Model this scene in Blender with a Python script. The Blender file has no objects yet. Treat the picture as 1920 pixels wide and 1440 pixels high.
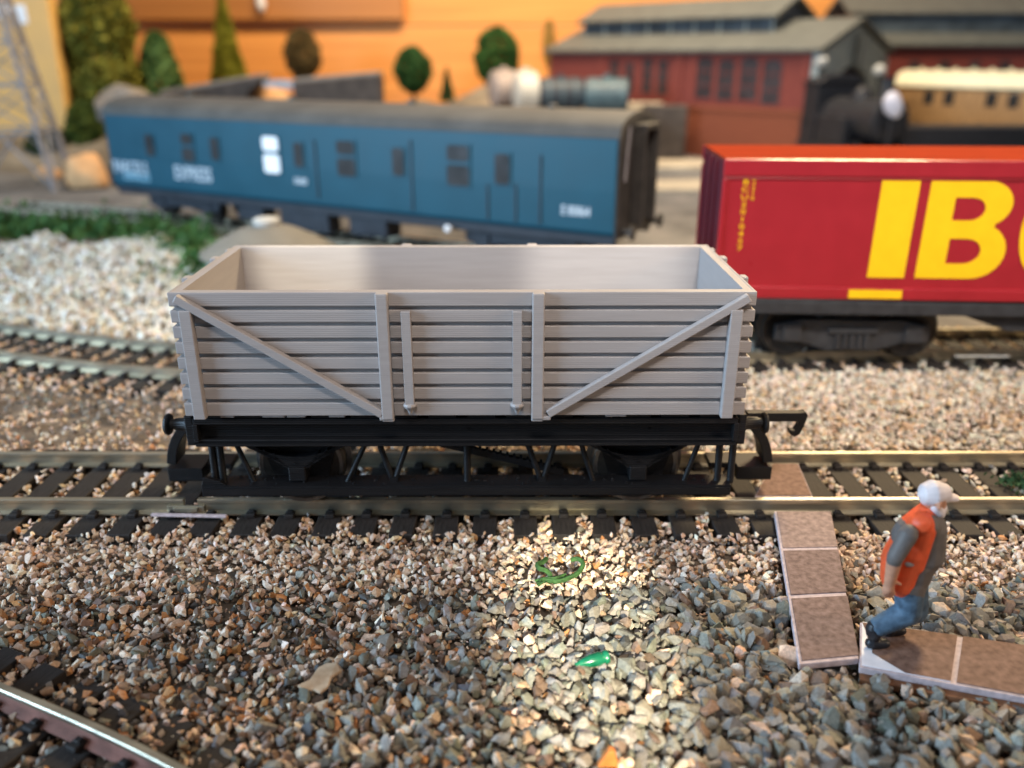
import bpy, bmesh, math, random
import numpy as np
from mathutils import Vector, Matrix, noise as mnoise

random.seed(7)
rng = np.random.default_rng(11)
S = bpy.context.scene
COL = S.collection
PI = math.pi

# ------------------------------------------------------------------ camera numbers (1 unit = 1 cm)
F, TH, H, D = 1576.66, 0.3725, 6.498, 12.507
CAM = Vector((0, -D, H))
def ray(u, v):
    a = (u - 960) / F; b = (720 - v) / F
    return Vector((a, math.cos(TH) + b * math.sin(TH), -math.sin(TH) + b * math.cos(TH)))
def G(u, v, z=0.0):                       # picture point -> world point on the level z
    r = ray(u, v); return CAM + r * ((z - H) / r.z)
def Yp(u, v, y):                          # picture point -> world point at distance y
    r = ray(u, v); return CAM + r * ((y + D) / r.y)
def on_plane(u, v, P0, d):                # -> (distance along d, z) on the upright plane through P0 along d
    r = ray(u, v); n = Vector((-d.y, d.x, 0))
    t = (P0 - CAM).dot(n) / r.dot(n); p = CAM + r * t
    return (p - P0).dot(d), p.z

# ------------------------------------------------------------------ materials
def nodes_of(m):
    m.use_nodes = True
    return m.node_tree.nodes, m.node_tree.links
def mat(name, col, rough=.6, metal=0.0, var=.12, scale=6.0, bump=0.0, bscale=30.0, spec=.4, detail=4.0, col2=None, coat=0.0, stretch=None, sheen=0.0):
    m = bpy.data.materials.new(name); n, l = nodes_of(m)
    b = n['Principled BSDF']
    b.inputs['Roughness'].default_value = rough; b.inputs['Metallic'].default_value = metal
    b.inputs['Specular IOR Level'].default_value = spec
    b.inputs['Coat Weight'].default_value = coat
    tc = n.new('ShaderNodeTexCoord'); src = tc.outputs['Object']
    if stretch:
        mp = n.new('ShaderNodeMapping'); mp.inputs['Scale'].default_value = stretch
        l.new(src, mp.inputs['Vector']); src = mp.outputs['Vector']
    no = n.new('ShaderNodeTexNoise'); no.inputs['Scale'].default_value = scale; no.inputs['Detail'].default_value = detail
    l.new(src, no.inputs['Vector'])
    r = n.new('ShaderNodeValToRGB')
    c = Vector(col)
    lo = c * (1 - var); hi = Vector(col2) if col2 else c * (1 + var)
    r.color_ramp.elements[0].position = .32; r.color_ramp.elements[1].position = .68
    r.color_ramp.elements[0].color = (*lo, 1); r.color_ramp.elements[1].color = (*[min(1, x) for x in hi], 1)
    l.new(no.outputs['Fac'], r.inputs['Fac']); l.new(r.outputs['Color'], b.inputs['Base Color'])
    # roughness breakup
    mr = n.new('ShaderNodeMapRange'); mr.inputs['To Min'].default_value = max(0, rough - .08); mr.inputs['To Max'].default_value = min(1, rough + .1)
    l.new(no.outputs['Fac'], mr.inputs['Value']); l.new(mr.outputs['Result'], b.inputs['Roughness'])
    if bump:
        n2 = n.new('ShaderNodeTexNoise'); n2.inputs['Scale'].default_value = bscale; n2.inputs['Detail'].default_value = 5
        l.new(src, n2.inputs['Vector'])
        bp = n.new('ShaderNodeBump'); bp.inputs['Strength'].default_value = bump; bp.inputs['Distance'].default_value = .02
        l.new(n2.outputs['Fac'], bp.inputs['Height']); l.new(bp.outputs['Normal'], b.inputs['Normal'])
    return m
def printed(name, col, rough=.5, spec=.4, strength=.5, var=.05):
    """filament print: fine level layer lines with a little wander"""
    m = mat(name, col, rough, 0, var, 3.0, spec=spec, stretch=(.4, .4, 5))
    n, l = nodes_of(m); b = n['Principled BSDF']
    tc = n.new('ShaderNodeTexCoord')
    mp = n.new('ShaderNodeMapping'); mp.inputs['Scale'].default_value = (.25, .25, 1)
    l.new(tc.outputs['Object'], mp.inputs['Vector'])
    w = n.new('ShaderNodeTexWave'); w.wave_type = 'BANDS'; w.bands_direction = 'Z'
    w.inputs['Scale'].default_value = 11.0; w.inputs['Distortion'].default_value = .8; w.inputs['Detail'].default_value = 2
    l.new(mp.outputs['Vector'], w.inputs['Vector'])
    no = n.new('ShaderNodeTexNoise'); no.inputs['Scale'].default_value = 5; no.inputs['Detail'].default_value = 5
    mp2 = n.new('ShaderNodeMapping'); mp2.inputs['Scale'].default_value = (.5, .5, 14)
    l.new(tc.outputs['Object'], mp2.inputs['Vector']); l.new(mp2.outputs['Vector'], no.inputs['Vector'])
    ad = n.new('ShaderNodeMath'); ad.operation = 'ADD'; l.new(w.outputs['Fac'], ad.inputs[0]); l.new(no.outputs['Fac'], ad.inputs[1])
    bp = n.new('ShaderNodeBump'); bp.inputs['Strength'].default_value = strength; bp.inputs['Distance'].default_value = .006
    l.new(ad.outputs[0], bp.inputs['Height']); l.new(bp.outputs['Normal'], b.inputs['Normal'])
    return m
def brick_mat(name, c1, c2, mortar, sx=1.0):
    m = bpy.data.materials.new(name); n, l = nodes_of(m); b = n['Principled BSDF']; b.inputs['Roughness'].default_value = .8
    tc = n.new('ShaderNodeTexCoord'); mp = n.new('ShaderNodeMapping'); mp.inputs['Rotation'].default_value = (PI / 2, 0, 0)
    l.new(tc.outputs['Object'], mp.inputs['Vector'])
    br = n.new('ShaderNodeTexBrick'); br.inputs['Scale'].default_value = 3.2 * sx
    br.inputs['Color1'].default_value = (*c1, 1); br.inputs['Color2'].default_value = (*c2, 1); br.inputs['Mortar'].default_value = (*mortar, 1)
    br.inputs['Mortar Size'].default_value = .012; l.new(mp.outputs['Vector'], br.inputs['Vector'])
    l.new(br.outputs['Color'], b.inputs['Base Color'])
    bp = n.new('ShaderNodeBump'); bp.inputs['Strength'].default_value = .3; bp.inputs['Distance'].default_value = .02
    l.new(br.outputs['Fac'], bp.inputs['Height']); bp.invert = True; l.new(bp.outputs['Normal'], b.inputs['Normal'])
    return m
def stone_mat(name):
    m = bpy.data.materials.new(name); n, l = nodes_of(m); b = n['Principled BSDF']; b.inputs['Roughness'].default_value = .75
    b.inputs['Specular IOR Level'].default_value = .35
    at = n.new('ShaderNodeAttribute'); at.attribute_name = 'tint'
    tc = n.new('ShaderNodeTexCoord')
    no = n.new('ShaderNodeTexNoise'); no.inputs['Scale'].default_value = 26; no.inputs['Detail'].default_value = 6; no.inputs['Roughness'].default_value = .7
    l.new(tc.outputs['Object'], no.inputs['Vector'])
    mr = n.new('ShaderNodeMapRange'); mr.inputs['From Min'].default_value = .3; mr.inputs['From Max'].default_value = .7
    mr.inputs['To Min'].default_value = .62; mr.inputs['To Max'].default_value = 1.3
    l.new(no.outputs['Fac'], mr.inputs['Value'])
    mx = n.new('ShaderNodeMix'); mx.data_type = 'RGBA'; mx.blend_type = 'MULTIPLY'; mx.inputs['Factor'].default_value = 1
    l.new(at.outputs['Color'], mx.inputs['A']); l.new(mr.outputs['Result'], mx.inputs['B'])
    l.new(mx.outputs['Result'], b.inputs['Base Color'])
    bp = n.new('ShaderNodeBump'); bp.inputs['Strength'].default_value = .45; bp.inputs['Distance'].default_value = .012
    l.new(no.outputs['Fac'], bp.inputs['Height']); l.new(bp.outputs['Normal'], b.inputs['Normal'])
    return m
def leaf_mat(name, c1, c2):
    m = mat(name, c1, .75, 0, .2, 1.2, col2=c2, spec=.2)
    return m
def pine_mat(name):
    m = bpy.data.materials.new(name); n, l = nodes_of(m); b = n['Principled BSDF']; b.inputs['Roughness'].default_value = .5
    tc = n.new('ShaderNodeTexCoord'); mp = n.new('ShaderNodeMapping'); mp.inputs['Scale'].default_value = (.03, 1, .9)
    l.new(tc.outputs['Object'], mp.inputs['Vector'])
    no = n.new('ShaderNodeTexNoise'); no.inputs['Scale'].default_value = 2.2; no.inputs['Detail'].default_value = 6; no.inputs['Distortion'].default_value = .6
    l.new(mp.outputs['Vector'], no.inputs['Vector'])
    r = n.new('ShaderNodeValToRGB'); r.color_ramp.elements[0].position = .3; r.color_ramp.elements[1].position = .7
    r.color_ramp.elements[0].color = (.66, .25, .055, 1); r.color_ramp.elements[1].color = (.84, .36, .09, 1)
    l.new(no.outputs['Fac'], r.inputs['Fac']); l.new(r.outputs['Color'], b.inputs['Base Color'])
    return m
def dirt_mat(name, c1, c2, c3, sc=.35):
    m = bpy.data.materials.new(name); n, l = nodes_of(m); b = n['Principled BSDF']; b.inputs['Roughness'].default_value = .9
    tc = n.new('ShaderNodeTexCoord')
    no = n.new('ShaderNodeTexNoise'); no.inputs['Scale'].default_value = sc; no.inputs['Detail'].default_value = 9; no.inputs['Roughness'].default_value = .65
    l.new(tc.outputs['Object'], no.inputs['Vector'])
    r = n.new('ShaderNodeValToRGB'); e = r.color_ramp.elements
    e[0].position = .34; e[0].color = (*c1, 1); e[1].position = .66; e[1].color = (*c3, 1)
    k = e.new(.5); k.color = (*c2, 1)
    l.new(no.outputs['Fac'], r.inputs['Fac']); l.new(r.outputs['Color'], b.inputs['Base Color'])
    n2 = n.new('ShaderNodeTexNoise'); n2.inputs['Scale'].default_value = 5; n2.inputs['Detail'].default_value = 6
    l.new(tc.outputs['Object'], n2.inputs['Vector'])
    bp = n.new('ShaderNodeBump'); bp.inputs['Strength'].default_value = .6; bp.inputs['Distance'].default_value = .08
    l.new(n2.outputs['Fac'], bp.inputs['Height']); l.new(bp.outputs['Normal'], b.inputs['Normal'])
    return m

M = {}
M['grey_print'] = printed('grey filament', (.32, .296, .288), .5, .35, .2, .05)
M['black_print'] = printed('black filament', (.006, .006, .007), .45, .3, .6, .2)
M['steel'] = mat('wheel steel', (.22, .21, .2), .35, 1, .1, 12)
M['black_metal'] = mat('blackened wheel', (.05, .045, .04), .3, .6, .2, 10)
M['nickel'] = mat('nickel silver rail', (.52, .47, .36), .34, .9, .16, 1.6, bump=.12, bscale=25, stretch=(.4, 3, 3))
M['rust_rail'] = mat('rail with painted rusty web', (.22, .10, .075), .7, .1, .35, 3, bump=.3)
M['sleeper'] = mat('moulded brown sleeper', (.024, .02, .018), .65, 0, .3, 4, spec=.2, bump=.5, bscale=9, stretch=(6, 1, 6))
M['stone'] = stone_mat('stone chips')
M['ground'] = dirt_mat('ground', (.075, .07, .068), (.145, .14, .135), (.22, .20, .185))
M['bed'] = dirt_mat('ballast bed', (.085, .066, .048), (.145, .11, .08), (.22, .175, .13), 2.0)
M['hill'] = dirt_mat('hill plaster', (.10, .075, .05), (.19, .15, .10), (.26, .21, .15))
M['path'] = dirt_mat('path concrete', (.28, .24, .18), (.42, .36, .27), (.5, .43, .32), .6)
M['slab'] = mat('printed slab card', (.13, .084, .075), .8, 0, .2, 11, bump=.3, bscale=80, col2=(.235, .165, .152), detail=13)
M['slab_lit'] = mat('printed slab card in warm light', (.2, .14, .125), .8, 0, .2, 11, bump=.3, bscale=80, col2=(.32, .235, .21), detail=13)  # slab by the rail: warm light on it put into a paler colour
M['slab_warm'] = mat('printed slab card brown', (.14, .078, .055), .8, 0, .2, 11, bump=.3, bscale=80, col2=(.22, .133, .1), detail=13)
M['slab_dark'] = mat('slab joint', (.12, .065, .05), .85, 0, .2, 9)
M['card'] = mat('bare card edge', (.46, .38, .39), .9, 0, .18, 14, bump=.3, bscale=60)
M['white_card'] = mat('torn white card', (.8, .8, .84), .8, 0, .05, 8)
M['brown_board'] = mat('brown card layer', (.17, .075, .035), .8, 0, .3, 6, bump=.3)
M['red'] = mat('crimson plastic', (.33, .014, .021), .3, 0, .05, 2, spec=.5, coat=.15)
M['red_shaded'] = mat('crimson plastic with end shade', (.11, .006, .012), .35, 0, .08, 2, spec=.5)  # darker copy of the side red, shade of the end put into the colour
M['red_top_reflect'] = mat('crimson roof with wall reflection', (.25, .035, .014), .9, 0, .05, 2, spec=.0)  # orange reflection of the pine wall put into the roof colour
M['yellow'] = mat('yellow print', (.90, .51, .008), .4, 0, .04, 3)
M['wagon_black'] = mat('black plastic', (.035, .035, .037), .38, 0, .2, 5, bump=.1)
M['rust'] = mat('brown wheel face', (.08, .045, .025), .6, .2, .3, 6)
M['coach_blue'] = mat('rail blue paint', (.0045, .062, .096), .45, 0, .07, .8, spec=.35)
M['coach_roof'] = mat('dusty roof grey', (.085, .078, .068), .7, 0, .2, .7)
M['coach_dark'] = mat('sooty end brown', (.045, .04, .035), .6, 0, .3, 2, bump=.2)
M['underframe'] = mat('underframe black blue', (.02, .024, .032), .5, 0, .25, 2)
M['glass_dark'] = mat('dark window', (.035, .035, .036), .15, 0, .3, 1.5, spec=.6)
M['white'] = mat('white', (.85, .85, .85), .5, 0, .03, 3)
M['lettering'] = mat('white lettering', (.5, .57, .62), .5, 0, .04, 3)
M['globe'] = mat('milky globe', (.6, .58, .64), .5, 0, .05, 3)
M['glass_blue'] = mat('blue faint lettering', (.2, .4, .5), .5, 0, .05, 3)
M['brick'] = brick_mat('red brick', (.15, .024, .018), (.19, .035, .024), (.13, .04, .03))
M['plinth'] = brick_mat('brown red plinth brick', (.17, .04, .015), (.20, .05, .02), (.12, .04, .02))
M['slate'] = mat('grey slate roof', (.115, .119, .106), .7, 0, .12, 1.0, bump=.2, bscale=3)
M['roof_glazing'] = mat('dark roof glazing', (.05, .066, .08), .35, 0, .4, .8)
M['gable_grey'] = mat('gable grey', (.28, .31, .295), .7, 0, .12, 1.5)
M['window_dark'] = mat('shed window pane', (.04, .03, .032), .3, 0, .3, 2)
M['loco'] = mat('sooty black', (.018, .018, .021), .5, 0, .3, 3)
M['cream_roof'] = mat('cream roof', (.75, .72, .52), .5, 0, .05, 2)
M['teak'] = mat('teak panels', (.34, .20, .085), .5, 0, .3, 3, stretch=(3, 3, .6))
M['tank_white'] = mat('cream tank', (.5, .47, .4), .45, 0, .08, 2)
M['tank_pink'] = mat('dusty pink grey drum', (.34, .27, .23), .6, 0, .15, 2)
M['tank_blue'] = mat('blue grey tank', (.06, .10, .115), .4, 0, .25, 1.5)
M['tank_dark'] = mat('dark slate tank', (.03, .04, .05), .5, 0, .25, 1.5)
M['wall_dark'] = mat('dark brown stone', (.062, .05, .043), .85, 0, .3, 1.5, bump=.4, bscale=4)
M['wall_light'] = mat('grey wall capping', (.24, .21, .18), .85, 0, .15, 2)
M['pine'] = pine_mat('orange pine')
M['pine_dark'] = mat('darker pine', (.42, .17, .045), .5, 0, .15, 1, stretch=(.05, 1, 2))
M['tan_board'] = mat('yellow tan board', (.74, .42, .12), .55, 0, .06, .5)
M['lattice'] = mat('lattice grey', (.27, .25, .25), .45, 0, .1, 3)
M['clay'] = mat('orange sandstone', (.66, .37, .17), .8, 0, .15, 1.5, bump=.4, bscale=3)
M['hut_roof'] = mat('stone grey cone roof', (.19, .175, .145), .8, 0, .12, 1.2, bump=.2, bscale=3)
M['hut_wall'] = mat('pale blue grey wall', (.36, .39, .43), .7, 0, .1, 2)
M['cap_grey'] = mat('pale cap', (.48, .47, .43), .6, 0, .1, 2)
M['bark'] = mat('bark', (.05, .032, .02), .9, 0, .3, 4)
M['green_plastic'] = mat('green glassy plastic', (.006, .12, .06), .22, 0, .3, 8, spec=.6)
M['twig'] = mat('green flock twig', (.03, .085, .02), .75, 0, .4, 14, bump=.5)
M['orange_bit'] = mat('orange flake', (.42, .14, .03), .6, 0, .2, 6)
M['dry_leaf'] = mat('beige flake', (.4, .26, .15), .7, 0, .25, 5, col2=(.5, .37, .25))
M['skin'] = mat('painted skin', (.50, .25, .155), .55, 0, .12, 10)
M['jeans'] = mat('painted denim', (.042, .08, .125), .6, 0, .3, 9, col2=(.085, .15, .22))
M['shirt'] = mat('painted grey shirt', (.115, .10, .092), .6, 0, .15, 8)
M['vest'] = mat('orange vest paint', (.70, .095, .028), .5, 0, .12, 7)
M['boots'] = mat('black boots', (.012, .013, .017), .4, 0, .2, 8)
M['cap_white'] = mat('white cap paint', (.62, .56, .56), .5, 0, .1, 8)
M['beard'] = mat('white beard paint', (.66, .6, .6), .6, 0, .15, 10)

# ------------------------------------------------------------------ object helpers
def link(o, parent=None):
    COL.objects.link(o)
    if parent is not None: o.parent = parent
    return o
def tag(o, label=None, cat=None, group=None, kind=None):
    if label: o['label'] = label
    if cat: o['category'] = cat
    if group: o['group'] = group
    if kind: o['kind'] = kind
    return o
def thing(name, label, cat, loc=(0, 0, 0), rotz=0.0, group=None):
    o = bpy.data.objects.new(name, None); o.empty_display_size = .2
    o.location = loc; o.rotation_euler = (0, 0, rotz)
    link(o); return tag(o, label, cat, group)
def obj(name, bm, m, parent=None, bevel=0.0, smooth=False, seg=2):
    me = bpy.data.meshes.new(name)
    bmesh.ops.recalc_face_normals(bm, faces=bm.faces)
    bm.to_mesh(me); bm.free()
    for x in (m if isinstance(m, (list, tuple)) else [m]): me.materials.append(x)
    if smooth:
        me.polygons.foreach_set('use_smooth', [True] * len(me.polygons))
        if hasattr(me, 'set_sharp_from_angle'): me.set_sharp_from_angle(angle=math.radians(42))
    o = bpy.data.objects.new(name, me); link(o, parent)
    if bevel:
        bv = o.modifiers.new('edge', 'BEVEL'); bv.width = bevel; bv.segments = seg; bv.limit_method = 'ANGLE'
    return o
def dup(o, parent=None):
    c = o.copy(); COL.objects.link(c); c.parent = parent
    for ch in list(o.children): dup(ch, c)
    return c
BM = bmesh.new
def box(bm, x0, x1, y0, y1, z0, z1, mi=0, mx=None):
    vs = [bm.verts.new((x, y, z)) for z in (z0, z1) for y in (y0, y1) for x in (x0, x1)]
    if mx is not None:
        for v in vs: v.co = mx @ v.co
    for f in ((0, 2, 3, 1), (4, 5, 7, 6), (0, 1, 5, 4), (2, 6, 7, 3), (0, 4, 6, 2), (1, 3, 7, 5)):
        fc = bm.faces.new([vs[i] for i in f]); fc.material_index = mi
    return vs
def bar(bm, a, b, w, h=None, up=Vector((0, 0, 1)), mi=0):
    a = Vector(a); b = Vector(b); d = (b - a); L = d.length; d.normalize()
    s = d.cross(up)
    if s.length < 1e-4: s = d.cross(Vector((0, 1, 0)))
    s.normalize(); u = s.cross(d); h = w if h is None else h
    mx = Matrix((( d.x, s.x, u.x, a.x), (d.y, s.y, u.y, a.y), (d.z, s.z, u.z, a.z), (0, 0, 0, 1)))
    box(bm, 0, L, -w / 2, w / 2, -h / 2, h / 2, mi, mx)
def tube(bm, pts, radii, n=10, cap=True, mi=0):
    pts = [Vector(p) for p in pts]
    if not isinstance(radii, (list, tuple)): radii = [radii] * len(pts)
    rings = []; pu = None
    for i, p in enumerate(pts):
        d = (pts[min(i + 1, len(pts) - 1)] - pts[max(i - 1, 0)]).normalized()
        if pu is None:
            pu = d.orthogonal().normalized()
        u = (pu - d * pu.dot(d)).normalized(); pu = u; s = d.cross(u)
        rings.append([bm.verts.new(p + (u * math.cos(2 * PI * k / n) + s * math.sin(2 * PI * k / n)) * radii[i]) for k in range(n)])
    for r0, r1 in zip(rings, rings[1:]):
        for k in range(n):
            f = bm.faces.new((r0[k], r0[(k + 1) % n], r1[(k + 1) % n], r1[k])); f.material_index = mi
    if cap:
        for r in (rings[0], rings[-1]): bm.faces.new(r).material_index = mi
def prism(bm, poly, axis, a0, a1, mi=0):
    """poly: 2D points; axis 'y': (x,z) pushed along y; 'x': (y,z) along x; 'z': (x,y) along z"""
    def P(p, a): return (p[0], a, p[1]) if axis == 'y' else ((a, p[0], p[1]) if axis == 'x' else (p[0], p[1], a))
    A = [bm.verts.new(P(p, a0)) for p in poly]; B = [bm.verts.new(P(p, a1)) for p in poly]
    n = len(poly)
    for k in range(n):
        bm.faces.new((A[k], A[(k + 1) % n], B[(k + 1) % n], B[k])).material_index = mi
    bm.faces.new(A).material_index = mi; bm.faces.new(B[::-1]).material_index = mi
def lathe(bm, prof, n=24, mx=None, mi=0):
    rings = []
    for r, z in prof:
        ring = []
        for k in range(n):
            c = Vector((r * math.cos(2 * PI * k / n), r * math.sin(2 * PI * k / n), z))
            ring.append(bm.verts.new(mx @ c if mx is not None else c))
        rings.append(ring)
    for r0, r1 in zip(rings, rings[1:]):
        for k in range(n): bm.faces.new((r0[k], r0[(k + 1) % n], r1[(k + 1) % n], r1[k])).material_index = mi
    bm.faces.new(rings[0]).material_index = mi; bm.faces.new(rings[-1]).material_index = mi
def text_mesh(txt, size, depth=.004, shear=0.0, spacing=1.0, offset=0.0):
    cu = bpy.data.curves.new('lettering', 'FONT'); cu.body = txt; cu.size = size; cu.extrude = depth; cu.shear = shear
    cu.space_character = spacing; cu.offset = offset; cu.align_x = 'CENTER'; cu.align_y = 'CENTER'; cu.resolution_u = 3
    t = bpy.data.objects.new('lettering_source', cu); COL.objects.link(t)
    dg = bpy.context.evaluated_depsgraph_get(); dg.update()
    me = bpy.data.meshes.new_from_object(t.evaluated_get(dg))
    bpy.data.objects.remove(t, do_unlink=True); bpy.data.curves.remove(cu)
    return me
def put_text(name, txt, size, m, parent, loc, rot, **k):
    me = text_mesh(txt, size, **k); me.materials.clear(); me.materials.append(m)
    o = bpy.data.objects.new(name, me); link(o, parent); o.location = loc; o.rotation_euler = rot
    return o

# ------------------------------------------------------------------ camera
cam = bpy.data.cameras.new('camera'); co = bpy.data.objects.new('camera', cam); COL.objects.link(co)
co.location = CAM; co.rotation_euler = (PI / 2 - TH, 0.0, 0)
cam.sensor_width = 36; cam.lens = F / 1920 * 36; cam.clip_start = .1; cam.clip_end = 400
cam.dof.use_dof = True; cam.dof.focus_distance = 11.3; cam.dof.aperture_fstop = cam.lens * 1e-3 / (2 * .084); cam.dof.aperture_blades = 0
S.camera = co

# ------------------------------------------------------------------ setting: ground, hill, path
def grid_mesh(name, x0, x1, y0, y1, nx, ny, fz, m, kind='structure'):
    bm = BM()
    V = [[bm.verts.new((x0 + (x1 - x0) * i / nx, y0 + (y1 - y0) * j / ny, fz(x0 + (x1 - x0) * i / nx, y0 + (y1 - y0) * j / ny))) for i in range(nx + 1)] for j in range(ny + 1)]
    for j in range(ny):
        for i in range(nx): bm.faces.new((V[j][i], V[j][i + 1], V[j + 1][i + 1], V[j + 1][i]))
    o = obj(name, bm, m, smooth=True); o['kind'] = kind
    return o
def fground(x, y):
    n = mnoise.noise(Vector((x * .25, y * .25, 0))) * .12
    return -.5 + (n if y > 9 else 0)
grid_mesh('ground', -75, 75, -14, 72, 150, 86, fground, M['ground'])
grid_mesh('ballast_bed', -22, 22, -13, 9.6, 44, 24, lambda x, y: -.46, M['bed'])
def sm(a, b, x):
    t = max(0, min(1, (x - a) / (b - a))); return t * t * (3 - 2 * t)
def fhill(x, y):
    h = -.9
    lft = sm(-18, -24, x)
    h += sm(40, 47, y) * (2.9 * (1 - lft) + 2.3 * lft)
    h += 2.6 * math.exp(-(((x + .6) / 4.2) ** 2 + ((y - 60) / 5) ** 2))
    h += 1.0 * math.exp(-(((x + 8.2) / 1.8) ** 2 + ((y - 62) / 2) ** 2))
    h += .8 * sm(2, 6, x) * sm(44, 49, y)
    h += 1.3 * math.exp(-(((x + 22) / 7) ** 2 + ((y - 62) / 5) ** 2))
    h += .18 * mnoise.noise(Vector((x * .5, y * .5, 2))) + .07 * mnoise.noise(Vector((x * 2, y * 2, 5)))
    if x > 8: h -= 6 * sm(8.5, 9.1, x)
    return h
grid_mesh('hill', -60, 12.4, 38, 70.5, 150, 70, fhill, M['hill'])
bm = BM()
box(bm, 5, 40, 33.5, 37.5, -.6, -.22); o = obj('path', bm, M['path'], bevel=.05); o['kind'] = 'structure'
bm = BM()
box(bm, 8.5, 40, 43.0, 47.5, -.6, -.2); o = obj('path', bm, M['path'], bevel=.05); o['kind'] = 'structure'

# back wall of the room
bm = BM()
for k in range(4): box(bm, -75, 75, 72.0 + .06 * (k % 2), 73.4, -3 + 6.05 * k, 3 + 6.05 * k)
w = obj('wall', bm, M['pine'], bevel=.12); tag(w, 'orange varnished pine board wall behind the whole layout', 'wall')
a = Yp(228, 38, 71); b = Yp(757, 38, 71)
bm = BM(); box(bm, a.x, b.x, 70.9, 71.95, a.z, a.z + 4.5)
tag(obj('wooden_batten', bm, M['pine_dark'], bevel=.1), 'darker brown wooden batten fixed across the top of the pine wall', 'batten')
p = Yp(490, 6, 70.5)
bm = BM(); lathe(bm, [(.05, -.75), (.3, -.55), (.42, 0), (.3, .9), (.2, 1.6)], 14, Matrix.Translation((p.x, 70.4, p.z)))
tag(obj('hook', bm, M['white'], smooth=True), 'small pale hook hanging from the brown batten', 'hook')

# ------------------------------------------------------------------ stones
def hull_protos(n, npts, seed):
    r = np.random.default_rng(seed); out = []
    for _ in range(n):
        p = r.normal(size=(npts, 3)); p /= np.linalg.norm(p, axis=1)[:, None]
        p *= (.82 + .3 * r.random((npts, 1))); p *= np.array([1, .52 + .36 * r.random(), .36 + .32 * r.random()])
        bm = BM(); vs = [bm.verts.new(x) for x in p]
        res = bmesh.ops.convex_hull(bm, input=vs)
        bmesh.ops.delete(bm, geom=[g for g in res['geom_interior'] if isinstance(g, bmesh.types.BMVert)], context='VERTS')
        bmesh.ops.triangulate(bm, faces=bm.faces); bm.verts.index_update()
        bmesh.ops.recalc_face_normals(bm, faces=bm.faces)
        out.append((np.array([v.co[:] for v in bm.verts], np.float32), np.array([[v.index for v in f.verts] for f in bm.faces], np.int32)))
        bm.free()
    return out
PR_FINE = hull_protos(20, 13, 3); PR_BIG = hull_protos(24, 17, 5)
def stones(name, P, R, C, protos, flat=.6):
    """P: (n,3) centres, R: (n,) half lengths, C: (n,3) colours -> one mesh"""
    n = len(P); V = []; Fc = []; A = []; off = 0
    pick = rng.integers(0, len(protos), n)
    q = rng.normal(size=(n, 4)); q[:, 1:3] *= flat; q /= np.linalg.norm(q, axis=1)[:, None]
    w, x, y, z = q.T
    Rm = np.stack([1 - 2 * (y * y + z * z), 2 * (x * y - z * w), 2 * (x * z + y * w), 2 * (x * y + z * w), 1 - 2 * (x * x + z * z), 2 * (y * z - x * w), 2 * (x * z - y * w), 2 * (y * z + x * w), 1 - 2 * (x * x + y * y)], 1).reshape(n, 3, 3)
    for k, (pv, pf) in enumerate(protos):
        idx = np.where(pick == k)[0]
        if len(idx) == 0: continue
        v = np.einsum('nij,mj->nmi', Rm[idx] * R[idx, None, None], pv) + P[idx, None, :]
        m = len(pv)
        f = pf[None] + (np.arange(len(idx)) * m)[:, None, None] + off
        V.append(v.reshape(-1, 3)); Fc.append(f.reshape(-1, 3)); A.append(np.repeat(C[idx], m, 0)); off += len(idx) * m
    V = np.concatenate(V).astype(np.float32); Fc = np.concatenate(Fc).astype(np.int32); A = np.concatenate(A)
    me = bpy.data.meshes.new(name)
    me.vertices.add(len(V)); me.vertices.foreach_set('co', V.ravel())
    me.loops.add(len(Fc) * 3); me.loops.foreach_set('vertex_index', Fc.ravel())
    me.polygons.add(len(Fc)); me.polygons.foreach_set('loop_start', np.arange(len(Fc), dtype=np.int32) * 3)
    me.update(calc_edges=True)
    me.polygons.foreach_set('use_smooth', np.zeros(len(Fc), bool))
    at = me.color_attributes.new('tint', 'FLOAT_COLOR', 'POINT')
    at.data.foreach_set('color', np.concatenate([A, np.ones((len(A), 1))], 1).astype(np.float32).ravel())
    me.materials.append(M['stone'])
    o = bpy.data.objects.new(name, me); link(o); o['kind'] = 'stuff'
    return o
PAL = {k: np.array(v) for k, v in dict(beige=(.66, .495, .375), pale=(.74, .615, .49), tan=(.52, .36, .25), orange=(.43, .20, .08), grey=(.235, .212, .178), green=(.165, .163, .13), dark=(.085, .085, .085), brown=(.18, .115, .08), white=(.80, .77, .69), cream=(.70, .65, .53), slate=(.28, .262, .232), buff=(.64, .45, .27)).items()}
NAMES = list(PAL); PALA = np.stack([PAL[k] for k in NAMES])
def colours(W):
    """W: (n, len(NAMES)) weights"""
    c = np.cumsum(W, 1); c /= c[:, -1:]
    i = (rng.random((len(W), 1)) > c).sum(1).clip(0, len(NAMES) - 1)
    return PALA[i] * (.72 + .5 * rng.random((len(W), 1))) * (1 + .03 * rng.normal(size=(len(W), 3))), i
def wts(n, **k):
    W = np.zeros((n, len(NAMES)))
    for a, b in k.items(): W[:, NAMES.index(a)] = b
    return W
def inpoly(P, poly):
    x, y = P[:, 0], P[:, 1]; r = np.zeros(len(P), bool); n = len(poly)
    for i in range(n):
        x0, y0 = poly[i]; x1, y1 = poly[(i + 1) % n]
        c = ((y0 > y) != (y1 > y)) & (x < (x1 - x0) * (y - y0) / (y1 - y0 + 1e-12) + x0)
        r ^= c
    return r
def pnoise(P, s, o=0.):
    return np.array([mnoise.noise(Vector((a * s + o, b * s, o))) for a, b in P[:, :2]])

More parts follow.
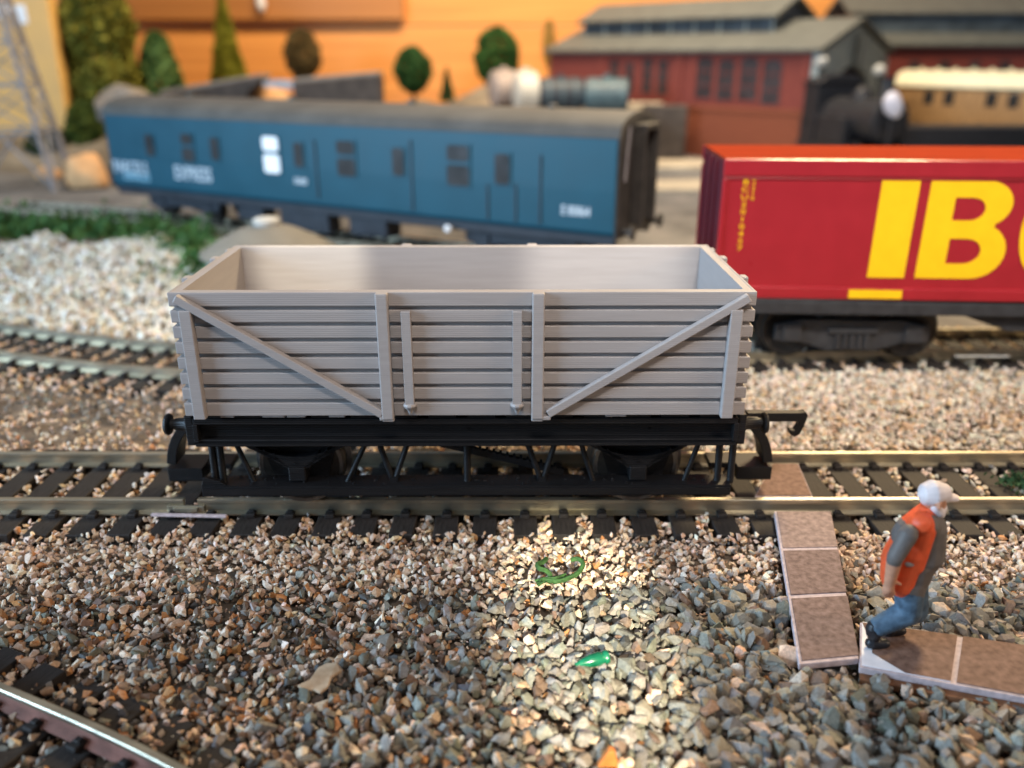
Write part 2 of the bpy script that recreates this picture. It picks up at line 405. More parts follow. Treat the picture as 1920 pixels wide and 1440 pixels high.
ZS = -.12                                  # top of the paving
A0 = [G(1452, 957, ZS), G(1557, 957, ZS), G(1611, 1233, ZS), G(1499, 1244, ZS)]
R0 = [G(1613, 1165, ZS), G(1612, 1249, ZS), G(1985, 1318, ZS), G(2010, 1222, ZS)]
K0 = [G(1415, 930, ZS), G(1448, 868, ZS), G(1497, 868, ZS), G(1524, 930, ZS)]
SLABS = [[(p.x, p.y) for p in q] for q in (A0, R0, K0)]

# track paths (centre lines)
def catmull(pts, n=24):
    P = [Vector(p) for p in pts]; P = [2 * P[0] - P[1]] + P + [2 * P[-1] - P[-2]]; out = []
    for i in range(1, len(P) - 2):
        for k in range(n):
            t = k / n; a, b, c, d = P[i - 1:i + 3]
            out.append(.5 * (2 * b + (c - a) * t + (2 * a - 5 * b + 4 * c - d) * t * t + (3 * b - a - 3 * c + d) * t ** 3))
    out.append(P[-2]); return out
main_path = catmull([(-17, .55, 0), (-13, .12, 0), (-9, 0.01, 0), (-6, 0, 0), (0, 0, 0), (6, 0, 0), (12, .08, 0), (18, .4, 0)])
back_path = catmull([(-22, 11.2, 0), (-17.5, 9.4, 0), (-12.75, 7.4, 0), (-7.9, 5.98, 0), (-3.5, 5.6, 0), (1, 6.2, 0), (5.5, 6.98, 0), (12, 7.2, 0), (20, 7.3, 0)])
front_path = catmull([(-9.2, -4.9, 0), (-7.6, -5.15, 0), (-5.95, -5.83, 0), (-3.6, -6.96, 0), (-1.5, -8.3, 0), (.5, -9.9, 0)])
far_path = catmull([(-24, 27.6, 0), (-16, 24.7, 0), (0, 16.9, 0), (4, 15.2, 0), (12, 13.4, 0), (24, 13.2, 0)])
def resample(path, step):
    out = []; acc = 0; last = path[0]
    for a, b in zip(path, path[1:]):
        L = (b - a).length; t = step - acc if acc else 0
        while t < L:
            out.append((a + (b - a) * (t / L), (b - a).normalized())); t += step
        acc = (acc + L) % step if not out else (L - (t - step))
    return out
def rail_mesh(path, off, x_from=None, x_to=None, m=None):
    prof = [(-.1, -.25), (.1, -.25), (.1, -.225), (.022, -.2), (.022, -.085), (.048, -.06), (.048, -.008), (.038, 0), (-.038, 0), (-.048, -.008), (-.048, -.06), (-.022, -.085), (-.022, -.2), (-.1, -.225)]
    bm = BM(); rings = []
    for i, p in enumerate(path):
        d = (path[min(i + 1, len(path) - 1)] - path[max(i - 1, 0)]).normalized(); s = Vector((-d.y, d.x, 0))
        c = p + s * off
        if (x_from is not None and c.x < x_from) or (x_to is not None and c.x > x_to): continue
        rings.append([bm.verts.new(c + s * a + Vector((0, 0, z))) for a, z in prof])
    n = len(prof)
    for r0, r1 in zip(rings, rings[1:]):
        for k in range(n):
            f = bm.faces.new((r0[k], r0[(k + 1) % n], r1[(k + 1) % n], r1[k]))
            if k in (2, 3, 4, 10, 11, 12, 0, 1, 13): f.material_index = 1
    bm.faces.new(rings[0]); bm.faces.new(rings[-1])
    return bm
SLEEPER_SPOTS = []
def sleeper_proto(parent):
    bm = BM()
    box(bm, -.185, .185, -1.5, 1.5, -.46, -.252)
    for s in (-.825, .825):
        for e in (-1, 1):
            box(bm, -.075, .075, s + e * .04 if e > 0 else s - .2, s + .2 if e > 0 else s - .04, -.251, -.185)
            box(bm, -.05, .05, s + e * .09 - .04, s + e * .09 + .04, -.1849, -.16)
    return obj('sleeper', bm, M['sleeper'], parent, bevel=.012, seg=1)
def track(path, step, label, webs, gap_x=None, skip=()):
    t = thing('railway_track', label, 'track')
    pr = None
    for side in (-1, 1):
        if gap_x is not None and side == -1:
            for a, b in ((None, gap_x - .02), (gap_x + .02, None)): obj('rail', rail_mesh(path, side * .825, a, b), [M['nickel'], webs], t)
        else:
            obj('rail', rail_mesh(path, side * .825), [M['nickel'], webs], t)
    for p, d in resample(path, step):
        if any(abs(p.x - a) < b for a, b in skip): continue
        ang = math.atan2(d.y, d.x)
        if pr is None: pr = sleeper_proto(t); o = pr
        else: o = pr.copy(); COL.objects.link(o); o.parent = t
        o.location = (p.x, p.y, random.uniform(-.012, .008)); o.rotation_euler = (0, 0, ang + random.uniform(-.03, .03))
        SLEEPER_SPOTS.append((p.x, p.y, ang))
    return t
fine = [Vector((x * .1, 0, 0)) for x in range(10)]
track(main_path, .615, 'straight nickel railway track carrying the grey open wagon', M['nickel'], gap_x=-5.13, skip=((4.55, .34),))
track(back_path, .60, 'curving railway track carrying the red container wagon', M['nickel'])
track(front_path, .66, 'rusty webbed railway track crossing the nearest corner of the gravel', M['rust_rail'])
track(far_path, .60, 'railway track under the blue coach', M['nickel'])
# fish plate at the joint
bm = BM(); box(bm, -5.42, -4.84, -.90, -.85, -.21, -.1); box(bm, -5.32, -4.94, -.935, -.899, -.2, -.12)
tag(obj('rail_joiner', bm, M['nickel'], bevel=.01), 'metal rail joiner clamped over the gap in the near rail', 'rail joiner')

def on_sleeper(P, grow=0.03):
    m = np.zeros(len(P), bool)
    for x, y, a in SLEEPER_SPOTS:
        if y < -2: continue
        dx, dy = P[:, 0] - x, P[:, 1] - y
        u = dx * math.cos(a) + dy * math.sin(a); v = -dx * math.sin(a) + dy * math.cos(a)
        m |= (np.abs(u) < .185 + grow) & (np.abs(v) < 1.44 + grow)
    return m
def make_ballast():
    PP, RR, CC = [], [], []
    def add(P2, r, z, W):
        c, i = colours(W)
        PP.append(np.column_stack([P2, z])); RR.append(r); CC.append(c)
    # fore ground fine and mixed chips
    n = 15500
    P = np.column_stack([rng.uniform(-8.5, 9.5, n), rng.uniform(-7.2, -.9, n)])
    P = P[np.abs(P[:, 0]) < 3.6 + (P[:, 1] + 12.5) * .62 - 1.2]
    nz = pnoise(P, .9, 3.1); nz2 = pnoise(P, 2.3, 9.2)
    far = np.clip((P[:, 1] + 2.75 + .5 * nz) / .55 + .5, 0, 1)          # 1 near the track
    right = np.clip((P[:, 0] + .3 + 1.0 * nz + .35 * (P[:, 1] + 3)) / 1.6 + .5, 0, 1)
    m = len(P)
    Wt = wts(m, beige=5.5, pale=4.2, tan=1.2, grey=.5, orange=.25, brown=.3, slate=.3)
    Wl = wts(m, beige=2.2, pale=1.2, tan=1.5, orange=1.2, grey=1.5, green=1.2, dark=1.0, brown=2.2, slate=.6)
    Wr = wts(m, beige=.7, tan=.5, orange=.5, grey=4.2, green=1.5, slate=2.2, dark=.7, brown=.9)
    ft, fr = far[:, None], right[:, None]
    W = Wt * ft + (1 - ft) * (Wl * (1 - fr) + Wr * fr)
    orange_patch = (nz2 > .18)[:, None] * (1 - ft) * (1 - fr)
    W = W + orange_patch * wts(m, orange=1.3)
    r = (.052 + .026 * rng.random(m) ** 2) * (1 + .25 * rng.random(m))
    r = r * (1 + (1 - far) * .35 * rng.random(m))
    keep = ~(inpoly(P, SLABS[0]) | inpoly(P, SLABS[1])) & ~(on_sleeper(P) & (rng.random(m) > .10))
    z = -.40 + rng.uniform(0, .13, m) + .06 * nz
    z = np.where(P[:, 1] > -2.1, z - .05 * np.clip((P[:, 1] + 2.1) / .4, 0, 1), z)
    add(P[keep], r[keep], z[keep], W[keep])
    # between and behind the tracks
    n = 17000
    P = np.column_stack([rng.uniform(-17, 17, n), rng.uniform(-1.2, 9.0, n)])
    P = P[(np.abs(P[:, 0]) < 3.6 + (P[:, 1] + 12.5) * .64) & ~((P[:, 0] > -4.3) & (P[:, 0] < 3) & (P[:, 1] > 2.4) & (P[:, 1] < 8.8))]
    yb = np.interp(P[:, 0], [p.x for p in back_path], [p.y for p in back_path])
    P = P[P[:, 1] < yb + 1.9]; m = len(P); nz = pnoise(P, .8, 5.5)
    gp = np.exp(-((P[:, 1] - 3.6 - .5 * nz) / .55) ** 2) * (P[:, 0] < 2)
    Wb = wts(m, beige=4, pale=3.0, tan=1.4, buff=4.4, orange=.6, brown=.3, grey=.3, slate=.2)
    Wg = wts(m, grey=3, slate=2.5, beige=1.6, tan=1, dark=1)
    Wr = wts(m, pale=4, beige=1.6, buff=2.6, cream=4.5, slate=.6, grey=.35, tan=.3)  # chips on the +x side paler, warm light put into their colours
    W = np.where((P[:, 0] > 2)[:, None], Wr * 1.0, Wb * (1 - gp[:, None]) + Wg * gp[:, None] * 2)
    r = .052 + .035 * rng.random(m) ** 1.5; r *= np.where((P[:, 0] > 2) & (rng.random(m) < .12), 1.8, 1)
    rails = np.zeros(m, bool)
    yb = np.interp(P[:, 0], [p.x for p in back_path], [p.y for p in back_path]); ym = np.interp(P[:, 0], [p.x for p in main_path], [p.y for p in main_path])
    for yy in (yb, ym):
        for s in (-.825, .825): rails |= np.abs(P[:, 1] - yy - s) < .1
    keep = ~rails & ~inpoly(P, SLABS[2]) & ~inpoly(P, SLABS[0]) & ~(on_sleeper(P) & (rng.random(m) > .04))
    z = -.40 + rng.uniform(0, .11, m)
    intrack = (np.abs(P[:, 1] - ym) < 1.55) | (np.abs(P[:, 1] - yb) < 1.55)
    z = np.where(intrack, -.40 + rng.uniform(0, .09, m), z + .04)
    add(P[keep], r[keep], z[keep], W[keep])
    # fine grit lying in the gaps of the near ballast
    n = 14000
    P = np.column_stack([rng.uniform(-7.5, 8.5, n), rng.uniform(-7.0, -1.2, n)])
    P = P[(np.abs(P[:, 0]) < 3.6 + (P[:, 1] + 12.5) * .62 - 1.2) & ~(inpoly(P, SLABS[0]) | inpoly(P, SLABS[1])) & ~on_sleeper(P)]; m = len(P)
    add(P, .02 + .02 * rng.random(m), -.40 + rng.uniform(0, .1, m), wts(m, brown=2, tan=2, beige=2.4, orange=1, grey=1.5, dark=1))
    # extra chips behind the track, warm light put into their pale colours
    n = 7000
    P = np.column_stack([rng.uniform(2.5, 14, n), rng.uniform(1.6, 5.6, n)]); m = n
    add(P, .05 + .035 * rng.random(m), -.36 + rng.uniform(0, .12, m), wts(m, cream=5, pale=4, buff=3, beige=1, slate=.4, grey=.3))
    # tight packing between the sleepers of the main and back track
    n = 22000
    q = rng.integers(0, 2, n); x = rng.uniform(-16, 16, n); off = rng.uniform(-1.6, 1.6, n)
    yc = np.where(q == 0, np.interp(x, [p.x for p in main_path], [p.y for p in main_path]), np.interp(x, [p.x for p in back_path], [p.y for p in back_path]))
    P = np.column_stack([x, yc + off])
    k = (np.abs(np.abs(off) - .825) > .09) & ~on_sleeper(P, .015) & (np.abs(x) < 3.6 + (P[:, 1] + 12.5) * .64) & ~inpoly(P, SLABS[2]) & ~inpoly(P, SLABS[0]) & ~((q == 1) & (x > -4) & (x < 3))
    P = P[k]; m = len(P)
    W = wts(m, beige=4, pale=2.6, tan=1.6, buff=2.4, orange=.7, brown=.6, grey=.4, slate=.2)
    W = np.where((P[:, 0] > 2)[:, None] & (P[:, 1] > -1)[:, None], wts(m, pale=4, beige=2, buff=2.6, cream=3, slate=.5, tan=.6), W)  # same paler mix between the sleepers, warm light put into the colour
    add(P, .05 + .03 * rng.random(m), -.345 + rng.uniform(0, .1, m), W)
    P = np.concatenate(PP); R = np.concatenate(RR); C = np.concatenate(CC)
    return stones('ballast', P, R, C, PR_FINE)
make_ballast()
def make_chippings():
    n = 4200
    P = np.column_stack([rng.uniform(-3.2, 7.5, n), rng.uniform(-7.3, -2.5, n)])
    nz = pnoise(P, .9, 3.1)
    right = P[:, 0] + .3 + 1.1 * nz + .55 * (P[:, 1] + 3.2)*-.6
    edge = P[:, 1] + .35 * np.maximum(P[:, 0] - 2, 0) * 0
    k = (right > rng.uniform(-2.2, .6, n) + .5 * (P[:, 1] + 5)) & (P[:, 1] < -2.75 + .4 * nz - .25 * rng.random(n) - .28 * np.clip(2.2 - P[:, 0], 0, 1.5))
    k &= ~(inpoly(P, SLABS[0]) | inpoly(P, SLABS[1]))
    P = P[k]; m = len(P)
    W = wts(m, grey=5, slate=3.2, green=1.6, beige=.25, brown=.8, dark=.6, tan=.5)
    c, _ = colours(W)
    size = np.clip((P[:, 0] + 1) / 4, 0, 1)
    r = .072 + .045 * rng.random(m) + (.065 * rng.random(m) ** 1.5) * (.4 + size)
    z = -.36 + rng.uniform(0, .14, m)
    # brown and orange grit scattered between them
    stones('grey_gravel', np.column_stack([P, z]), r, c, PR_BIG, .75)
make_chippings()
def make_white():
    n = 15000
    P = np.column_stack([rng.uniform(-25, -6.5, n), rng.uniform(6, 20.5, n)])
    yb = np.interp(P[:, 0], [p.x for p in back_path], [p.y for p in back_path])
    nz = pnoise(P, .5, 1.)
    k = (P[:, 1] > yb + 1.45) & (P[:, 1] < 18.2 + nz + (P[:, 0] + 12) * .1) & (P[:, 0] < -8.2 - .12 * (P[:, 1] - 9) + nz)
    P = P[k]; m = len(P)
    W = wts(m, white=6, cream=4, pale=.5, grey=.12, tan=.12)
    c, _ = colours(W)
    r = .075 + .075 * rng.random(m)
    z = -.36 + .2 * rng.random(m) + .5 * np.clip((P[:, 1] - 11) / 7, 0, 1) + .2 * nz[k]
    stones('white_gravel', np.column_stack([P, z]), r, np.clip(c, 0, .85), PR_BIG, 1.0)
make_white()
grid_mesh('gravel_bank', -26, -7.6, 9.3, 20.5, 40, 26, lambda x, y: -.5 + .55 * max(0, min(1, (y - 10.5) / 7.5)) * sm(-7.6, -9.4, x) + .18 * mnoise.noise(Vector((x * .5, y * .5, 1))) * sm(-7.6, -9, x), M['bed'])

# ------------------------------------------------------------------ foliage
def leaf_cloud(bm, pts, size, nrm=None, mi=0):
    for i, p in enumerate(pts):
        s = size * random.uniform(.6, 1.3)
        a = Vector((random.gauss(0, 1), random.gauss(0, 1), random.gauss(0, 1))).normalized()
        b = a.orthogonal().normalized(); c = a.cross(b)
        vs = [bm.verts.new(Vector(p) + b * s * x + c * s * y) for x, y in ((-1, -.5), (1, -.4), (.7, .6), (-.6, .5))]
        bm.faces.new(vs).material_index = mi
TREE_PH = {}
def tree(label, x, y, z0, z1, shape, rx, c1, c2, trunk_to=None, n=1500, leaf=.16, name='tree'):
    n = int(n * 1.8); leaf *= 1.2
    """crown between z0 and z1, trunk from the ground trunk_to up into it"""
    t = thing(name, label, 'bush' if name == 'bush' else 'tree', (x, y, trunk_to if trunk_to is not None else z0), group='model trees along the back of the layout')
    base = trunk_to if trunk_to is not None else z0
    bm = BM(); hgt = z1 - base
    tube(bm, [(0, 0, -.4), (.03, 0, (z0 - base) * .6), (0, .02, (z0 - base) + (z1 - z0) * .6)], [.34 * min(1, rx * .5), .24 * min(1, rx * .5), .05], 9)
    for k in range(6):
        a = k * 1.1; zz = (z0 - base) + (z1 - z0) * (.2 + .08 * k)
        tube(bm, [(0, 0, zz - .3), (math.cos(a) * rx * .5, math.sin(a) * rx * .5, zz + .3)], [.08 * min(1, rx * .5), .02], 5)
    obj('trunk', bm, M['bark'], t, smooth=True)
    pts = []; sd = random.random() * 50
    while len(pts) < n:
        h = random.random(); a = random.uniform(0, 2 * PI)
        if shape == 'cone': rr = (1 - h) ** .9
        elif shape == 'dome': rr = math.sqrt(max(0, 1 - h ** 2.4))
        elif shape == 'column': rr = min(1, 1.25 * math.sqrt(max(0, 1 - h ** 3))) * (.75 + .25 * min(1, h * 4))
        else: rr = math.sqrt(max(0, 1 - (2 * h - 1) ** 2))
        q = Vector((math.cos(a), math.sin(a), h * 3))
        lump = 1 + .22 * mnoise.noise(q * 1.7 + Vector((sd, 0, 0))) + .1 * mnoise.noise(q * 5 + Vector((sd, 0, 0)))
        k = (.62 + .38 * random.random() ** .5) * lump
        pts.append((math.cos(a) * rr * rx * k, math.sin(a) * rr * rx * k, (z0 - base) + h * (z1 - z0)))
    bm = BM(); leaf_cloud(bm, pts, leaf)
    obj('crown', bm, leaf_mat(name + ' leaves', c1, c2), t)
    return t
def zat(v, y): return Yp(960, v, y).z
def xat(u, v, y): return Yp(u, v, y).x
OL1, OL2 = (.13, .125, .015), (.26, .24, .035)
tree('tall olive green fir behind the end of the blue coach', xat(195, 120, 50), 50, 1.2, 12.5, 'column', 2.15, OL1, OL2, trunk_to=.8, n=4200, leaf=.2, name='fir_tree')
tree('rounded mid green fir tucked beside the tall olive fir', xat(296, 110, 52), 52, 3.3, zat(60, 52), 'dome', 1.45, (.07, .14, .03), (.15, .24, .07), trunk_to=1.2, n=1900, leaf=.15, name='fir_tree')
tree('blackish green fir between the tan board and the olive fir', xat(135, 160, 51), 51, 1.2, 9.2, 'column', 1.3, (.018, .03, .012), (.035, .05, .02), trunk_to=.7, n=2200, leaf=.17, name='fir_tree')
tree('low moss green bush at the foot of the tall olive fir', xat(160, 240, 46.5), 46.5, .5, zat(190, 46.5), 'dome', 1.3, (.045, .07, .012), (.09, .12, .02), trunk_to=.3, n=1500, leaf=.16, name='bush')
tree('dark green hedge bush under the tan board', xat(95, 265, 45.5), 45.5, .2, zat(243, 45.5) , 'dome', 1.6, (.02, .035, .012), (.05, .07, .02), trunk_to=.1, n=1400, leaf=.16, name='bush')
tree('slim pointed yellow green conifer against the pine wall', xat(421, 60, 62), 62, 4.2, 11.3, 'cone', 1.5, (.16, .17, .012), (.28, .27, .03), trunk_to=3.0, n=2600, leaf=.15, name='conifer')
tree('brown leaved rounded tree behind the dark stone wall', xat(566, 97, 62), 62, zat(148, 62), zat(55, 62), 'ball', 1.45, (.085, .055, .018), (.15, .10, .035), trunk_to=2.4, n=2000, leaf=.14, name='ball_tree')
tree('small dark green ball tree on a brown soil mound', xat(774, 130, 62), 62, zat(174, 62), zat(88, 62), 'ball', 1.45, (.018, .06, .012), (.045, .115, .03), trunk_to=2.9, n=2200, leaf=.13, name='ball_tree')
tree('larger dark green ball tree on the tan hillock', xat(932, 105, 62), 62, zat(165, 62), zat(52, 62), 'ball', 1.85, (.02, .065, .01), (.05, .12, .025), trunk_to=3.6, n=2600, leaf=.14, name='ball_tree')
tree('tiny dark cone bush between the two green ball trees', xat(838, 155, 60), 60, zat(190, 60), zat(128, 60), 'cone', .62, (.02, .04, .012), (.04, .08, .02), trunk_to=2.4, n=700, leaf=.1, name='bush')
tree('thin straw coloured shrub by the corner of the brick engine shed', xat(1030, 60, 65), 65, zat(125, 65), zat(38, 65), 'ball', .55, (.22, .15, .03), (.36, .25, .06), trunk_to=2.6, n=260, leaf=.12, name='bush')
# ground cover along the gravel bank
bm = BM(); pts = []
for _ in range(5200):
    t = random.random(); x = -24 + t * 13.2; yb = 19.6 - .16 * (x + 16) - (1.3 if x > -14 else 0) * min(1, (x + 14) / 3)
    y = yb + random.gauss(0, .75)
    pts.append((x, y, .0 + abs(random.gauss(0, .32)) * (1 + .7 * mnoise.noise(Vector((x, y, 0))))))
for _ in range(900):
    x = random.gauss(-9.9, .7); pts.append((x, random.gauss(15.4, 1.1), random.uniform(-.1, .55)))
leaf_cloud(bm, pts, .12)
o = obj('ground_cover', bm, leaf_mat('flock green', (.03, .10, .022), (.09, .19, .055))); o['kind'] = 'stuff'

# ------------------------------------------------------------------ the grey open wagon
WX = -.672
W = thing('open_wagon', 'pale grey 3D printed eight plank open wagon on a black chassis', 'wagon', (WX, 0, 0), .0062)
HL, HW, ZB, ZT = 3.975, 1.515, 1.72, 3.53
bm = BM()
t = .15; c = .075                                           # wall thickness, groove depth
box(bm, -HL + t, HL - t, -HW + c, -HW + t, ZB, ZT - .004); box(bm, -HL + t, HL - t, HW - t, HW - c, ZB, ZT - .004)
box(bm, -HL + .04, -HL + t, -HW + c, HW - c, ZB, ZT - .006); box(bm, HL - t, HL - .04, -HW + c, HW - c, ZB, ZT - .006)
box(bm, -HL + t, HL - t, -HW + t, HW - t, ZB, ZB + .12)
o = obj('body', bm, M['grey_print'], W)
pitch = (ZT - ZB) / 8
bm = BM()
for k in range(8):
    z0 = ZB + k * pitch + (.029 if k else -.0); z1 = ZB + (k + 1) * pitch - (.029 if k < 7 else 0)
    j = lambda: random.uniform(-.004, .004)
    box(bm, -HL + j(), HL + j(), -HW, -HW + c + .001, z0, z1 + j() * .4); box(bm, -HL + j(), HL + j(), HW - c - .001, HW, z0, z1)
    box(bm, -HL, -HL + .041, -HW + c + .002, HW - c - .002, z0, z1 - .001); box(bm, HL - .041, HL, -HW + c + .002, HW - c - .002, z0, z1 - .001)
obj('planking', bm, M['grey_print'], W, bevel=.013)
def wl(u, v):                                              # picture point on the near side, in wagon coordinates
    p = Yp(u, v, -HW); return p.x - WX, p.z
for s in (-1, 1):
    yo = s * HW; yi = s * (HW + .115)
    a, b = min(yo, yi), max(yo, yi)
    if s < 0: b += .004
    else: a -= .004
    for x in (-3.74, 3.70):
        bm = BM(); box(bm, x - .085, x + .085, a, b, ZB - .01, ZT - pitch + .0); obj('corner_post', bm, M['grey_print'], W, bevel=.015)
    for x in (-1.09, 1.02):
        bm = BM(); box(bm, x - .085, x + .085, a, b, ZB - .02, ZT + .006); box(bm, x - .085, x + .085, a + (.02 if s < 0 else 0), b - (0 if s < 0 else .02), ZB - .06, ZB - .0201)
        obj('side_strap', bm, M['grey_print'], W, bevel=.02)
    for x in (-.775, .735):
        bm = BM(); box(bm, x - .065, x + .065, a + .015, b - .005, ZB + .16, ZT - pitch - .02)
        lathe(bm, [(.085, .17), (.1, .14), (.085, .11), (.045, .07), (.03, .03), (.02, 0)], 10, Matrix.Translation((x, (a + b) / 2, ZB - .01 + .06)))
        obj('hinge_strap', bm, M['grey_print'], W, bevel=.018)
    for e in (-1, 1):
        bm = BM()
        p0 = Vector((e * (HL - .12), (a + b) / 2, ZT - .06)); p1 = Vector((e * 1.17, (a + b) / 2, ZB + .055))
        bar(bm, p0, p1, .108, .12); box(bm, e * 1.15 - .06, e * 1.15 + .06, a + .01, b - .01, ZB - .035, ZB + .03)
        obj('diagonal_brace', bm, M['grey_print'], W, bevel=.015)
for e in (-1, 1):
    for y in (-.62, .62):
        bm = BM(); x0, x1 = sorted((e * (HL - .003), e * (HL + .1)))
        box(bm, x0, x1, y - .09, y + .09, ZB, ZT - .002); obj('end_post', bm, M['grey_print'], W, bevel=.02)
    bm = BM(); x0, x1 = sorted((e * (HL - .003), e * (HL + .05)))
    box(bm, x0, x1, 1.15, 1.3, ZB, ZT - .003); obj('end_post', bm, M['grey_print'], W, bevel=.02)
# ragged lip of the print under the bottom plank
bm = BM()
for x0, x1 in ((-2.9, -2.58), (-2.55, -2.28), (-1.95, -1.72), (2.0, 2.3), (-3.5, -3.3)):
    box(bm, x0, x1, -HW + .03, -HW + .1, ZB - .04, ZB + .001)
obj('print_lip', bm, M['grey_print'], W, bevel=.012)
# chassis
BP = M['black_print']
for s in (-1, 1):
    y0, y1 = sorted((s * 1.30, s * 1.12))
    bm = BM(); f = s * 1.42
    def bx(x0, x1, ya, yb, z0, z1): box(bm, x0, x1, min(ya, yb), max(ya, yb), z0, z1)
    bx(-3.93, 3.93, s * 1.2, s * 1.28, 1.2, 1.66)            # web
    bx(-3.93, 3.93, s * 1.281, f, 1.54, 1.63); bx(-3.93, 3.93, s * 1.281, f + s * .02, 1.2, 1.245); bx(-3.93, 3.93, s * 1.281, f - s * .03, 1.247, 1.29)
    bx(-3.95, -3.88, s * 1.282, f - s * .004, 1.246, 1.539); bx(3.88, 3.95, s * 1.282, f - s * .004, 1.246, 1.539)
    bx(-3.9, 3.9, s * 1.281, s * 1.30, 1.50, 1.515)
    for x in (-3.1, .03, 2.68): lathe(bm, [(.035, 0), (.035, .05), (.015, .065)], 8, Matrix.Translation((x, s * 1.28, 1.41)) @ Matrix.Rotation(-s * -PI / 2, 4, 'X'))
    obj('solebar', bm, BP, W, bevel=.01)
bm = BM(); box(bm, -3.93, 3.93, -1.19, 1.19, 1.56, 1.71)
for x0 in range(14): box(bm, -3.9 + x0 * .56, -3.9 + x0 * .56 + .4, -1.40, -1.2, 1.632, 1.70 + random.uniform(0, .012))
obj('floor_frame', bm, BP, W)
for e in (-1, 1):
    bm = BM(); x0, x1 = sorted((e * 3.94, e * 4.06)); box(bm, x0, x1, -1.4, 1.4, 1.2, 1.67); obj('headstock', bm, BP, W, bevel=.015)
    for s in (-1, 1):
        bm = BM(); mx = Matrix.Translation((e * 4.05, s * 1.14, 1.43)) @ Matrix.Rotation(e * PI / 2, 4, 'Y')
        lathe(bm, [(.145, 0), (.135, .05), (.10, .09), (.09, .25), (.075, .255), (.075, .31), (.15, .325), (.165, .35), (.15, .385), (.05, .4)], 18, mx)
        obj('buffer', bm, BP, W, smooth=True)
    # tension lock coupling: block, curved arm
    bm = BM()
    box(bm, *sorted((e * 4.30, e * 4.86)), -.42, .12, .10, .33)
    arc = [(e * (4.05 + .74 * math.sin(a) ), -.18, .30 + .92 * math.cos(a)) for a in [PI * .06 + k * (PI * .40) / 8 for k in range(9)]]
    for p, q in zip(arc, arc[1:]): bar(bm, p, Vector(q) + (Vector(q) - Vector(p)) * .12, .45, .15, up=Vector((0, 0, 1)))
    box(bm, *sorted((e * 3.9, e * 4.4)), -.2, .2, .2, .3)
    obj('coupling_loop', bm, BP, W, bevel=.012)
bm = BM(); hook = [(0, 0)] if False else [(4.05, 1.52), (4.52, 1.50), (4.9, 1.50), (5.18, 1.56), (5.24, 1.50), (5.16, 1.34), (5.06, 1.2), (4.98, 1.14), (4.86, 1.17), (4.85, 1.235), (4.94, 1.25), (5.0, 1.33), (4.96, 1.38), (4.52, 1.37), (4.05, 1.38)]
hp = [Yp(u, v, -.35) for u, v in ((1400, 772), (1456, 773), (1500, 773), (1510, 771), (1514, 778), (1506, 798), (1498, 813), (1488, 818), (1479, 812), (1480, 805), (1489, 806), (1495, 797), (1497, 789), (1456, 789), (1400, 789))]
prism(bm, [(p.x - WX, p.z) for p in hp], 'y', -.42, -.28)
obj('coupling_hook', bm, BP, W, bevel=.012)
